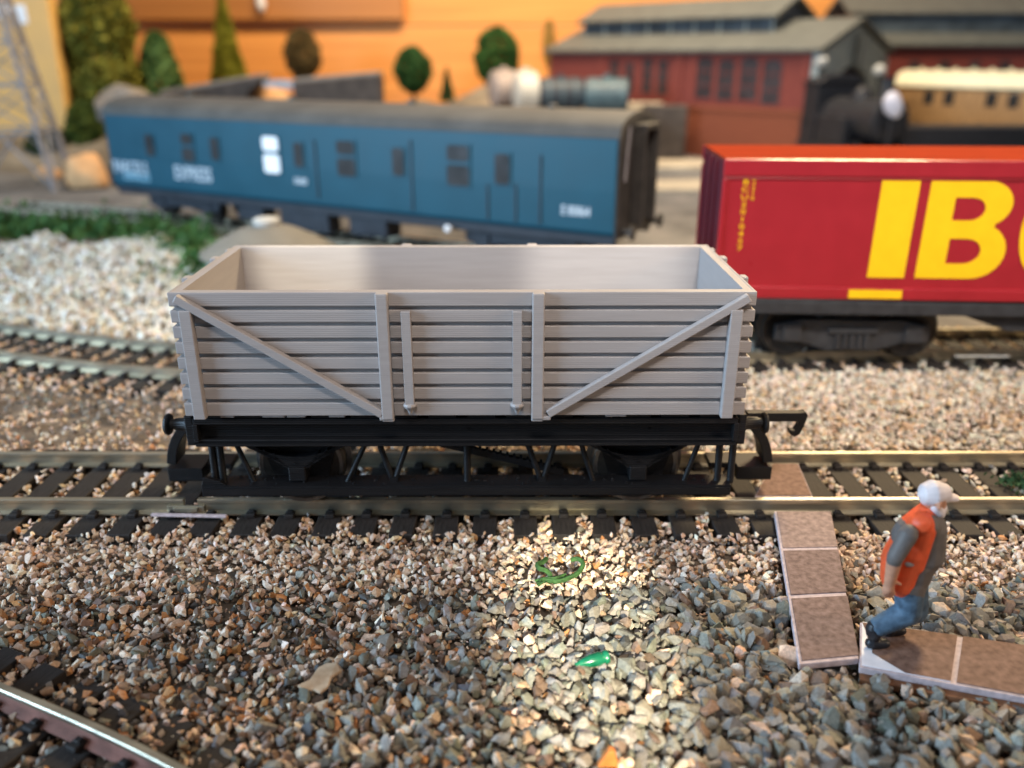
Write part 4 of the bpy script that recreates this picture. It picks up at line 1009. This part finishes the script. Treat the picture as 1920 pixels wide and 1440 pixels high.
# ------------------------------------------------------------------ teak coach with cream roof
p0 = Yp(1672, 228, 56); p1 = Yp(1920, 243, 48.5)
d = Vector((p1.x - p0.x, p1.y - p0.y, 0)).normalized(); TZ = p0.z - 1.1
T = thing('teak_coach', 'teak brown coach with cream roof near the second brick shed', 'coach', (p0.x, p0.y, TZ), math.atan2(d.y, d.x))
LT = 16; TH_ = (Yp(1700, 161, 56).z - p0.z)
bm = BM(); box(bm, 0, LT, 0, 3.2, 1.05, 1.1 + TH_); obj('body', bm, M['teak'], T, bevel=.05)
bm = BM(); zt = 1.1 + TH_
prism(bm, [(1.6 + 1.75 * math.cos(a), zt + .002 + 1.15 * math.sin(a)) for a in [PI * k / 14 for k in range(15)]], 'x', -.3, LT + .2)
for k in range(12): lathe(bm, [(.13, 0), (.16, .12), (.08, .2)], 10, Matrix.Translation((.9 + k * 1.3, 1.6, zt + 1.13)))
obj('roof', bm, M['cream_roof'], T, smooth=True)
for k in range(10):
    bm = BM(); x = .7 + k * 1.5; box(bm, x, x + .75, -.03, -.001, zt - 1.25, zt - .25); fr = obj('window', bm, M['glass_dark'] if k % 3 else M['teak'], T, bevel=.02)
bm = BM(); box(bm, .2, LT - .2, .2, 3, .7, 1.049); box(bm, .5, 3.5, .3, .6, .2, .699); box(bm, LT - 3.5, LT - .5, .3, .6, .2, .699)
obj('underframe', bm, M['loco'], T)
bm = BM(); box(bm, 0, LT, -.1, -.001, .9, 1.04); obj('footboard', bm, M['loco'], T)
for x in (1.2, 2.8, LT - 2.8, LT - 1.2):
    for y in (.75, 2.4):
        bm = BM(); lathe(bm, [(.06, -.1), (.62, -.1), (.6, .1), (.1, .1)], 20, Matrix.Translation((x, y, .6)) @ Matrix.Rotation(PI / 2, 4, 'X')); obj('wheel', bm, M['loco'], T, smooth=True)
# black low wagon / coal stage under them
bm = BM(); q0 = Yp(1690, 262, 41); 
box(bm, q0.x, q0.x + 16, 41, 43.5, -.5, Yp(1700, 238, 41).z)
o = obj('coal_stage', bm, M['loco'], bevel=.15); tag(o, 'low black coal stage in front of the teak coach', 'coal stage')

# ------------------------------------------------------------------ tanks on the hillock
def tank(name, label, u0, u1, v0, v1, y, m, mend, cat, yaw=0.0):
    a = Yp(u0, (v0 + v1) / 2, y); b = Yp(u1, (v0 + v1) / 2, y); z1 = Yp(u0, v0, y).z; z0 = Yp(u0, v1, y).z
    r = (z1 - z0) / 2; L = (b.x - a.x)
    t = thing(name, label, cat, ((a.x + b.x) / 2, y, z0), yaw, 'tanks and drums beside the brick shed')
    bm = BM(); mx = Matrix.Translation((-L / 2, 0, r)) @ Matrix.Rotation(PI / 2, 4, 'Y')
    lathe(bm, [(r * .3, -.12), (r * .8, -.05), (r, .08), (r, L - .08), (r * .8, L + .05), (r * .3, L + .12)], 28, mx); obj('shell', bm, m, t, smooth=True)
    bm = BM()
    for k in (.2, .5, .8):
        mk = Matrix.Translation((-L / 2 + L * k - .07, 0, r)) @ Matrix.Rotation(PI / 2, 4, 'Y'); lathe(bm, [(r + .001, 0), (r + .05, .0), (r + .05, .14), (r + .001, .14)], 28, mk)
    obj('band', bm, mend, t)
    bm = BM(); box(bm, -L * .4, -L * .25, -r * .7, r * .7, -.6, .25); box(bm, L * .25, L * .4, -r * .7, r * .7, -.6, .25); obj('cradle', bm, M['wall_dark'], t)
    bm = BM(); lathe(bm, [(r * .25, 0), (r * .25, .2), (r * .1, .28)], 12, Matrix.Translation((0, 0, r * 2 - .02))); obj('filler_cap', bm, m, t)
    return t
tank('storage_drum', 'dusty pinkish grey drum lying behind the cream drum', 922, 968, 132, 200, 53, M['tank_pink'], M['tank_pink'], 'drum', .35)
tank('storage_drum', 'bright cream drum beside the pinkish grey drum', 966, 1006, 134, 212, 51, M['tank_white'], M['tank_white'], 'drum', .2)
tank('storage_tank', 'dark slate tank between the cream drum and the pale blue tank', 1010, 1092, 146, 208, 51, M['tank_dark'], M['tank_blue'], 'tank', .1)
tank('storage_tank', 'pale blue grey tank by the brick shed wall', 1098, 1176, 146, 212, 50, M['tank_blue'], M['tank_blue'], 'tank', -.1)

# dark walls left
wy = 45.0
def px(u, v, y=wy): p = Yp(u, v, y); return (p.x, p.z)
DW = thing('stone_wall', 'dark brown stone wall with a low arched gap beyond the blue coach', 'wall', (0, wy, 0))
bm = BM(); prism(bm, [(px(300, 205)[0], -.6), (px(470, 205)[0], -.6), px(452, 196), px(470, 170), px(493, 150), px(488, 142), px(300, 178)], 'y', 0, 1.6); obj('wall_panel', bm, M['wall_dark'], DW, bevel=.12)
bm = BM(); prism(bm, [(px(548, 205)[0], -.6), (px(715, 205)[0], -.6), px(715, 200), px(713, 144), px(706, 139), px(548, 154)], 'y', 0, 1.6); obj('wall_panel', bm, M['wall_dark'], DW, bevel=.12)
bm = BM(); prism(bm, [px(298, 182), px(489, 146), px(488, 139), px(298, 170)], 'y', .2, 2.6); prism(bm, [px(547, 156), px(708, 140.5), px(708, 134), px(547, 148)], 'y', .2, 2.6); obj('wall_capping', bm, M['wall_light'], DW, bevel=.06)
bm = BM(); prism(bm, [px(492, 163), px(547, 168), px(547, 154), px(520, 150), px(489, 152)], 'y', .3, 1.2); obj('arch_lintel', bm, M['hut_wall'], DW)
# sandstone in the gap
def lump(name, label, u, v0, v1, w_, y, m, cat, seed, ground=None):
    a = Yp(u, v0, y); b = Yp(u, v1, y); c_ = Yp(u + w_ / 2, v1, y)
    bm = BM(); bmesh.ops.create_icosphere(bm, subdivisions=3, radius=1); hh = (a.z - b.z); ww = c_.x - b.x
    for v in bm.verts:
        q = v.co.copy(); k = 1 + .3 * mnoise.noise(q * 1.3 + Vector((seed, 0, 0))) + .1 * mnoise.noise(q * 3.5 + Vector((seed, 4, 0)))
        v.co = Vector((q.x * ww, q.y * ww * .8, max(q.z, -.4) * hh * .72 + hh * .28)) * k
    o = obj(name, bm, m, smooth=True); o.location = (b.x, y, b.z); tag(o, label, cat); return o
lump('boulder', 'orange sandstone boulder showing through the gap in the dark wall', 505, 160, 205, 75, 47.5, M['clay'], 'boulder', 1)
lump('boulder', 'small yellow sandstone boulder against the gap side of the dark wall', 542, 176, 204, 26, 44.6, M['clay'], 'boulder', 2)
lump('boulder', 'large orange sandstone boulder at the end of the blue coach', 166, 288, 348, 82, 36, M['clay'], 'boulder', 3)
lump('boulder', 'small orange sandstone boulder at the foot of the lattice tower', 92, 312, 334, 46, 38, M['clay'], 'boulder', 4)
lump('rock', 'rounded pale grey rock hump behind the blue coach roof', 250, 164, 225, 130, 41, M['wall_light'], 'rock', 6)
# dark block beside the shed
a = Yp(1176, 200, 50.5); b = Yp(1284, 282, 50.5)
bm = BM(); box(bm, a.x + 1.2, b.x, 50.3, 51.6, -.6, a.z + .1); tag(obj('retaining_wall', bm, M['wall_dark'], bevel=.15), 'dark stone retaining wall end between the blue coach and brick shed', 'wall')
a = Yp(1170, 192, 53.5); b = Yp(1282, 200, 53.5)
bm = BM(); box(bm, a.x, b.x - 1.6, 53, 54.2, a.z - .9, a.z); tag(obj('platform_edge', bm, M['path'], bevel=.08), 'pale platform edge below the brick shed windows', 'platform')

# ------------------------------------------------------------------ lattice tower and tan board
TX, TY = -28.0, 36.2
LT_ = thing('lattice_tower', 'grey lattice pylon tower with splayed legs in front of the tan board', 'tower', (TX, TY, -.4), .25)
HTT = 15.0; b0, b1 = 2.35, .35
def corner(sx, sy, z): k = b0 + (b1 - b0) * z / HTT; return Vector((sx * k, sy * k, z))
for sx, sy in ((-1, -1), (1, -1), (1, 1), (-1, 1)):
    bm = BM(); bar(bm, corner(sx, sy, -.2), corner(sx, sy, HTT), .22, .22); obj('leg', bm, M['lattice'], LT_)
lev = [0, 3.0, 5.4, 7.6, 9.6, 11.4, 13.0]
for i, (z0, z1) in enumerate(zip(lev, lev[1:])):
    bm = BM(); cs = ((-1, -1), (1, -1), (1, 1), (-1, 1))
    for k in range(4):
        a, b = cs[k], cs[(k + 1) % 4]
        if i == 0:
            m_ = (corner(*a, z1) + corner(*b, z1)) / 2
            bar(bm, corner(*a, z0), m_, .13, .1); bar(bm, corner(*b, z0), m_, .13, .1)
        else:
            bar(bm, corner(*a, z0), corner(*b, z1), .11, .08); bar(bm, corner(*b, z0), corner(*a, z1), .11, .08)
        bar(bm, corner(*a, z1), corner(*b, z1), .15, .12)
    obj('cross_brace', bm, M['lattice'], LT_)
by = 47.5
e = Yp(90, 0, by); f_ = Yp(131, 250, by)
TB = thing('tan_board', 'tall yellow tan board with two white labels behind the lattice tower', 'board', (f_.x, by, f_.z))
bm = BM(); prism(bm, [(0, 0), (e.x - f_.x, e.z - f_.z), (e.x - f_.x, e.z - f_.z + 6), (-12, e.z - f_.z + 6), (-12, 0)], 'y', 0, 1.2); obj('panel', bm, M['tan_board'], TB, bevel=.15)
for (u0, v0, u1, v1, m_) in ((-25, 0, 19, 34, 'white'), (25, 9, 53, 44, 'white'), (19, 6, 25, 34, 'loco')):
    a = Yp(u0, v0, by); b = Yp(u1, v1, by)
    bm = BM(); box(bm, a.x - f_.x, b.x - f_.x, -.05, -.001, b.z - f_.z, a.z - f_.z); obj('label_card' if m_ == 'white' else 'label_strip', bm, M[m_], TB)

# ------------------------------------------------------------------ paving
def lerp(a, b, t): return a + (b - a) * t
def slab_strip(name, label, quad, cuts, msl, thick=.1, base=None, torn=False, inset=Vector()):
    """quad: near-left-far corners as (a0,b0) start edge and (a1,b1) end edge"""
    a0, b0, b1, a1 = [Vector((p.x, p.y, 0)) for p in quad]
    org = Matrix.Translation((-quad[0].x, -quad[0].y, -ZS))
    t = thing(name, label, 'paving', (quad[0].x, quad[0].y, ZS))
    bm = BM()
    vs = [(a0.x, a0.y), (b0.x, b0.y), (b1.x, b1.y), (a1.x, a1.y)]
    prism(bm, vs, 'z', ZS - thick, ZS - .012); obj('card_base', bm, M['card'], t, bevel=.01)
    for k, (c0, c1) in enumerate(zip(cuts, cuts[1:])):
        g = .006
        P = [lerp(a0, a1, c0 + g), lerp(b0, b1, c0 + g), lerp(b0, b1, c1 - g), lerp(a0, a1, c1 - g)]
        c = sum(P, Vector()) / 4; P = [c + (p - c) * .968 + inset for p in P]
        if torn and k == 0:
            # first slab has its printed corner torn away
            Q = [P[0] + (P[3] - P[0]) * .0 + (P[1] - P[0]) * .02, P[0] + (P[1] - P[0]) * .55 + (P[3] - P[0]) * .10, P[1] + (P[0] - P[1]) * .30 + (P[2] - P[1]) * .12, P[1] + (P[2] - P[1]) * .5, P[2], P[3]]
            bm = BM(); prism(bm, [(p.x, p.y) for p in P], 'z', ZS - .0119, ZS - .004); obj('torn_patch', bm, M['white_card'], t)
            P = Q
        bm = BM(); prism(bm, [(p.x, p.y) for p in P], 'z', ZS - .0119 if not (torn and k == 0) else ZS - .0039, ZS + random.uniform(.0, .004)); obj('paving_slab', bm, msl[k % len(msl)], t, bevel=.008)
    if base:
        c = (a0 + b0 + b1 + a1) / 4; dn = base
        bm = BM(); prism(bm, [(p[0] + dn.x, p[1] + dn.y) for p in vs], 'z', ZS - thick - .09, ZS - thick - .002); obj('brown_layer', bm, M['brown_board'], t, bevel=.01)
    for ch in t.children: ch.data.transform(org)
    return t
slab_strip('paving_strip', 'strip of three square brown slabs leading away from the near rail', [A0[0], A0[1], A0[2], A0[3]], [0, .315, .635, 1.0], [M['slab_lit'], M['slab'], M['slab']], inset=Vector((.022, .012, 0)))
slab_strip('paving_strip', 'strip of brown slabs under the worker with a torn white corner', [R0[0], R0[1], R0[2], R0[3]], [0, .49, 1.0], [M['slab_warm']], base=Vector((-.02, -.1, 0)), torn=True, inset=Vector((.0, .02, 0)))
slab_strip('crossing_board', 'pinkish brown crossing slab lying between the rails beside the coupling', [K0[1], K0[0], K0[3], K0[2]], [0, 1], [M['slab_warm']])

# ------------------------------------------------------------------ worker figure
ZG = ZS; PYW = G(1640, 1205, ZS).y
def pj(u, v, dy=0.0): p = Yp(u, v, PYW + dy); return Vector((p.x, p.y, p.z))
foot = pj(1640, 1205)
lift = ZG - foot.z
WKR = foot.copy(); WKR.z = ZG
def loc(u, v, dy=0.0):
    q = pj(u, v, dy) - foot; return q * 1.0
def capsule(bm, a, b, ra, rb, n=14, flat=None):
    d = b - a; L = d.length; d = d.normalized()
    prof = [(a - d * ra * .98, ra * .15), (a - d * ra * .7, ra * .7), (a, ra)]
    for t_ in (.25, .5, .75): prof.append((a + (b - a) * t_, ra + (rb - ra) * t_))
    prof += [(b, rb), (b + d * rb * .7, rb * .7), (b + d * rb * .98, rb * .15)]
    tube(bm, [p for p, _ in prof], [r for _, r in prof], n)
def fused(bmsrc, voxel, name):
    me = bpy.data.meshes.new(name); bmsrc.to_mesh(me); bmsrc.free()
    o = bpy.data.objects.new('figure_source', me); COL.objects.link(o)
    rm = o.modifiers.new('r', 'REMESH'); rm.mode = 'VOXEL'; rm.voxel_size = voxel
    sm_ = o.modifiers.new('s', 'SMOOTH'); sm_.iterations = 4; sm_.factor = .5
    dg = bpy.context.evaluated_depsgraph_get(); dg.update()
    res = bpy.data.meshes.new_from_object(o.evaluated_get(dg)); bpy.data.objects.remove(o, do_unlink=True)
    res.name = name; res.polygons.foreach_set('use_smooth', [True] * len(res.polygons))
    return res
bm = BM(); SEG = []
def limb(a, b, ra, rb, mi): capsule(bm, a, b, ra, rb); SEG.append((a, b, max(ra, rb), mi))
# legs (near and far), torso, arms, neck, head  : materials 0 skin 1 jeans 2 shirt
hipN, hipF = loc(1706, 1092, -.06), loc(1712, 1094, .14)
kneeN, kneeF = loc(1703, 1148, -.1), loc(1716, 1146, .16)
ankN, ankF = loc(1644, 1176, -.09), loc(1672, 1168, .15)
limb(hipN, kneeN, .175, .15, 1); limb(kneeN, ankN, .155, .115, 1); limb(hipF, kneeF, .17, .15, 1); limb(kneeF, ankF, .145, .105, 1)
limb(hipN, hipF, .17, .17, 1)
limb(loc(1708, 1085), loc(1712, 1050), .21, .26, 2)
limb(loc(1728, 1040), loc(1738, 985), .255, .215, 2)
limb(loc(1738, 985, -.12), loc(1738, 985, .14), .15, .15, 2)
limb(loc(1702, 1060, 0), loc(1706, 1000), .20, .20, 2)
limb(loc(1738, 975), loc(1748, 945), .1, .09, 0)
hd = loc(1752, 934)
limb(hd + Vector((-.01, 0, .03)), hd + Vector((.02, 0, -.06)), .155, .125, 0)
limb(hd + Vector((.12, 0, .0)), hd + Vector((.175, 0, -.03)), .03, .022, 0)      # nose
for dy in (-.15, .15): limb(hd + Vector((-.02, dy, .01)), hd + Vector((-.02, dy * 1.1, -.04)), .028, .024, 0)
for (sh, el, wr, dy) in ((loc(1704, 1000, -.25), loc(1678, 1046, -.30), loc(1668, 1092, -.25), -1), (loc(1716, 1000, .27), loc(1696, 1046, .31), loc(1690, 1090, .27), 1)):
    limb(sh, el, .108, .092, 2); limb(el, wr, .088, .062, 0)
    pd = (wr - el).normalized(); palm = wr + pd * .10
    limb(wr, palm, .058, .066, 0)
    fw = Vector((.25, 0, -.95)).normalized(); sd = Vector((.85, 0, .25)).normalized()
    for k, ln in enumerate((.10, .125, .115, .09)):
        r0 = palm + sd * (-.052 + .035 * k); k1 = r0 + fw * ln * .6; k2 = k1 + (fw + Vector((.5, dy * -.3, 0))).normalized() * ln * .55
        limb(r0, k1, .021, .019, 0); limb(k1, k2, .019, .015, 0)
    th = wr + sd * .05; limb(th, th + (sd + fw * .9).normalized() * .09, .024, .02, 0)
me = fused(bm, .014, 'person')
import mathutils
def segd(p, a, b):
    ab = b - a; t_ = max(0, min(1, (p - a).dot(ab) / max(ab.length_squared, 1e-9))); return (p - a - ab * t_).length
for m_ in ('skin', 'jeans', 'shirt'): me.materials.append(M[m_])
for pl in me.polygons:
    c = pl.center; best = min(SEG, key=lambda s: segd(c, s[0], s[1]) / s[2]); pl.material_index = best[3]
person = bpy.data.objects.new('person', me); link(person); person.location = WKR
tag(person, 'bending worker in orange vest, white cap and blue jeans on the brown paving', 'person')
def child(name, build, m, vox=.012):
    bm2 = BM(); build(bm2); me2 = fused(bm2, vox, name); me2.materials.append(m); o = bpy.data.objects.new(name, me2); link(o, person); return o
def v_vest(b):
    capsule(b, loc(1684, 1086, 0), loc(1690, 1050), .20, .225); capsule(b, loc(1690, 1050), loc(1722, 990), .225, .215); capsule(b, loc(1722, 990), loc(1735, 966), .215, .15); capsule(b, loc(1738, 988, -.17), loc(1714, 1062, -.17), .11, .11)
    capsule(b, loc(1727, 982, -.17), loc(1727, 982, .19), .14, .14)
    capsule(b, loc(1690, 1100, -.1), loc(1714, 1036, -.16), .13, .14); capsule(b, loc(1690, 1095, .14), loc(1712, 1040, .16), .12, .14)
child('vest', v_vest, M['vest'], .013)
def v_cap(b):
    capsule(b, hd + Vector((-.03, 0, .055)), hd + Vector((.035, 0, .06)), .165, .145); capsule(b, hd + Vector((.1, -.06, .035)), hd + Vector((.235, -.04, .005)), .05, .03); capsule(b, hd + Vector((.1, .06, .035)), hd + Vector((.235, .04, .005)), .05, .03); capsule(b, hd + Vector((.1, 0, .05)), hd + Vector((.25, 0, .008)), .05, .03)
child('cap', v_cap, M['cap_white'])
def v_beard(b):
    capsule(b, hd + Vector((.07, 0, -.12)), hd + Vector((.08, 0, -.21)), .095, .07); capsule(b, hd + Vector((-.02, -.09, -.06)), hd + Vector((.06, -.07, -.15)), .06, .06); capsule(b, hd + Vector((-.02, .09, -.06)), hd + Vector((.06, .07, -.15)), .06, .06)
child('beard', v_beard, M['beard'])
for (an, toe) in ((ankN, Vector((.09, 0, 0))), (ankF, Vector((.1, 0, 0)))):
    def v_shoe(b, an=an, toe=toe):
        capsule(b, an + Vector((-.03, 0, -.01)), an + Vector((-.02, 0, -.1)), .10, .09)
        g = Vector((an.x, an.y, .065)); capsule(b, g + Vector((-.03, 0, 0)), g + Vector((.14, 0, -.005)), .075, .06)
    child('shoe', v_shoe, M['boots'])
child('radio', lambda b: capsule(b, loc(1702, 1058, -.25), loc(1714, 1056, -.25), .035, .035), M['lattice'])

# ------------------------------------------------------------------ bits lying about
bm = BM()
def curl(pts, r): tube(bm, catmull([(p.x, p.y, p.z) for p in pts], 8), r, 7)
zt = -.17
curl([G(1008, 1096, zt), G(1022, 1088, zt + .03), G(1045, 1090, zt + .05), G(1066, 1084, zt + .06), G(1084, 1074, zt + .08), G(1093, 1058, zt + .12), G(1084, 1048, zt + .14), G(1070, 1050, zt + .12)], .034)
curl([G(1030, 1092, zt), G(1031, 1078, zt + .05), G(1024, 1070, zt + .1), G(1012, 1066, zt + .12), G(1008, 1058, zt + .12), G(1018, 1054, zt + .1), G(1024, 1048, zt + .06)], .036)
curl([G(1004, 1090, zt), G(1020, 1086, zt + .03), G(1042, 1084, zt + .06), G(1060, 1078, zt + .04)], .028)
for k in range(60):
    t_ = random.random(); p = G(1010 + 70 * t_, 1092 - 10 * t_ + random.uniform(-4, 4), zt + .04); s = .03
    tube(bm, [p, p + Vector((random.uniform(-s, s), random.uniform(-s, s), random.uniform(0, s)))], .012, 5)
tag(obj('green_tendril', bm, M['twig'], smooth=True), 'curled green foliage scrap lying on the pale ballast', 'foliage scrap')
bm = BM(); a, b = G(1078, 1246, -.2), G(1140, 1231, -.17)
d_ = (b - a); prof = [(0, .01), (.2, .045), (.45, .075), (.75, .085), (.85, .07), (.9, .085), (1, .08)]
tube(bm, [a + d_ * t_ for t_, _ in prof], [r for _, r in prof], 10)
tag(obj('plastic_shard', bm, M['green_plastic'], smooth=True), 'shiny green bottle shaped shard on the grey gravel', 'shard')
bm = BM(); a = G(1135, 1440, -.22); b = G(1143, 1398, -.02); prism(bm, [(a.x - .08, a.z), (a.x + .14, a.z), (b.x + .05, b.z), (b.x - .01, b.z + .03)], 'y', a.y, a.y + .08)
tag(obj('orange_flake', bm, M['orange_bit'], bevel=.015), 'upright orange flake stuck in the grey gravel', 'flake')
bm = BM(); pl_ = [G(u, v, -.14) for u, v in ((556, 1280), (580, 1270), (596, 1246), (612, 1238), (632, 1240), (640, 1256), (622, 1268), (616, 1285), (600, 1296), (588, 1288), (570, 1290))]
prism(bm, [(p.x, p.y) for p in pl_], 'z', -.21, -.17)
for v in bm.verts: v.co.z += .06 * mnoise.noise(v.co * 3) + .05 * (v.co.x + 2.3)
tag(obj('dry_flake', bm, M['dry_leaf'], bevel=.015), 'beige dry leaf flake lying on the mixed ballast', 'leaf')
bm = BM(); bar(bm, G(284, 965, -.14), G(425, 968, -.14), .07, .04); tag(obj('card_sliver', bm, M['card'], bevel=.012), 'thin white card sliver lying below the near rail', 'card sliver')
bm = BM(); leaf_cloud(bm, [(8.5 + random.gauss(0, .15), -.02 + random.gauss(0, .17), -.22 + abs(random.gauss(0, .07))) for _ in range(220)], .045)
obj('moss', bm, leaf_mat('dark moss', (.015, .05, .02), (.04, .09, .035)))['kind'] = 'stuff'
bm = BM(); bar(bm, G(1790, 668, -.02), G(1892, 668, -.02), .05, .04); tag(obj('card_sliver', bm, M['cap_grey'], bevel=.01), 'pale sliver lying along the rail below the container wagon', 'card sliver')

# ------------------------------------------------------------------ light
def aim(o, target): o.rotation_euler = (Vector(target) - o.location).to_track_quat('-Z', 'Y').to_euler()
def area(name, loc_, target, size, power, col, sy=None):
    l = bpy.data.lights.new(name, 'AREA'); l.size = size; l.energy = power; l.color = col
    if sy: l.shape = 'RECTANGLE'; l.size_y = sy
    o = bpy.data.objects.new(name, l); COL.objects.link(o); o.location = loc_; aim(o, target); return o
def spot(name, loc_, target, deg, blend, power, col, r=.5):
    l = bpy.data.lights.new(name, 'SPOT'); l.spot_size = math.radians(deg); l.spot_blend = blend; l.energy = power; l.color = col; l.shadow_soft_size = r
    o = bpy.data.objects.new(name, l); COL.objects.link(o); o.location = loc_; aim(o, target); return o
area('window_light', (-56, -18, 18), (0, 0, 1.5), 30, 66000, (.50, .74, 1.0), 24)
spot('side_lamp', (44, -14, 20), (1, 2, 2), 34, 1.0, 45000, (1.0, .70, .44), 5)
spot('room_light', (24, 36, 42), (8, 7, 0), 50, 1.0, 225000, (1.0, .76, .44), 6)
area('wall_light', (4, 40, 40), (0, 71, 4), 40, 50000, (1.0, .80, .56), 8)
spot('front_fill', (8, -40, 60), (7, 24, 2), 32, .55, 210000, (1.0, .93, .86), 4)  # added spot, cone shaped to light the background and spare the near ground
for x in (-10, 0, 10): spot('track_fill', (x * .6, -30, 45), (x, 2.4, .5), 16.5, 1.0, 58000, (1.0, .90, .83), 4)  # added fill spots, cones narrowed to brighten only the wagon strip
spot('gravel_patch_spot', (2.6, -36, 14), G(1098, 1205, -.3), 4.5, .7, 190000, (1.0, .91, .68), .25)  # added spot for the bright gap in the shadow over the gravel
spot('interior_patch_spot', (-6, -20, 26), (-3.4, 1.4, 3.3), 4.2, .7, 76000, (1.0, .93, .76), .2)  # added spot, makes a bright patch on the wagon's inner far wall
spot('interior_patch_spot', (5, -20, 26), (1.6, 1.4, 3.3), 6.0, .7, 50000, (1.0, .96, .88), .2)  # second added spot for the other bright patch inside the wagon
wd = bpy.data.worlds.new('World'); S.world = wd; wd.use_nodes = True
bgd = wd.node_tree.nodes['Background']; bgd.inputs['Color'].default_value = (.9, .92, 1.0, 1); bgd.inputs['Strength'].default_value = .22

S.render.engine = 'CYCLES'
S.cycles.use_denoising = True
S.cycles.max_bounces = 6; S.cycles.caustics_reflective = False; S.cycles.caustics_refractive = False
S.view_settings.view_transform = 'Standard'; S.view_settings.look = 'None'; S.view_settings.exposure = -.1; S.view_settings.gamma = 1
try: S.view_settings.use_curve_mapping = False
except Exception: pass
S.render.resolution_x, S.render.resolution_y = 1024, 768
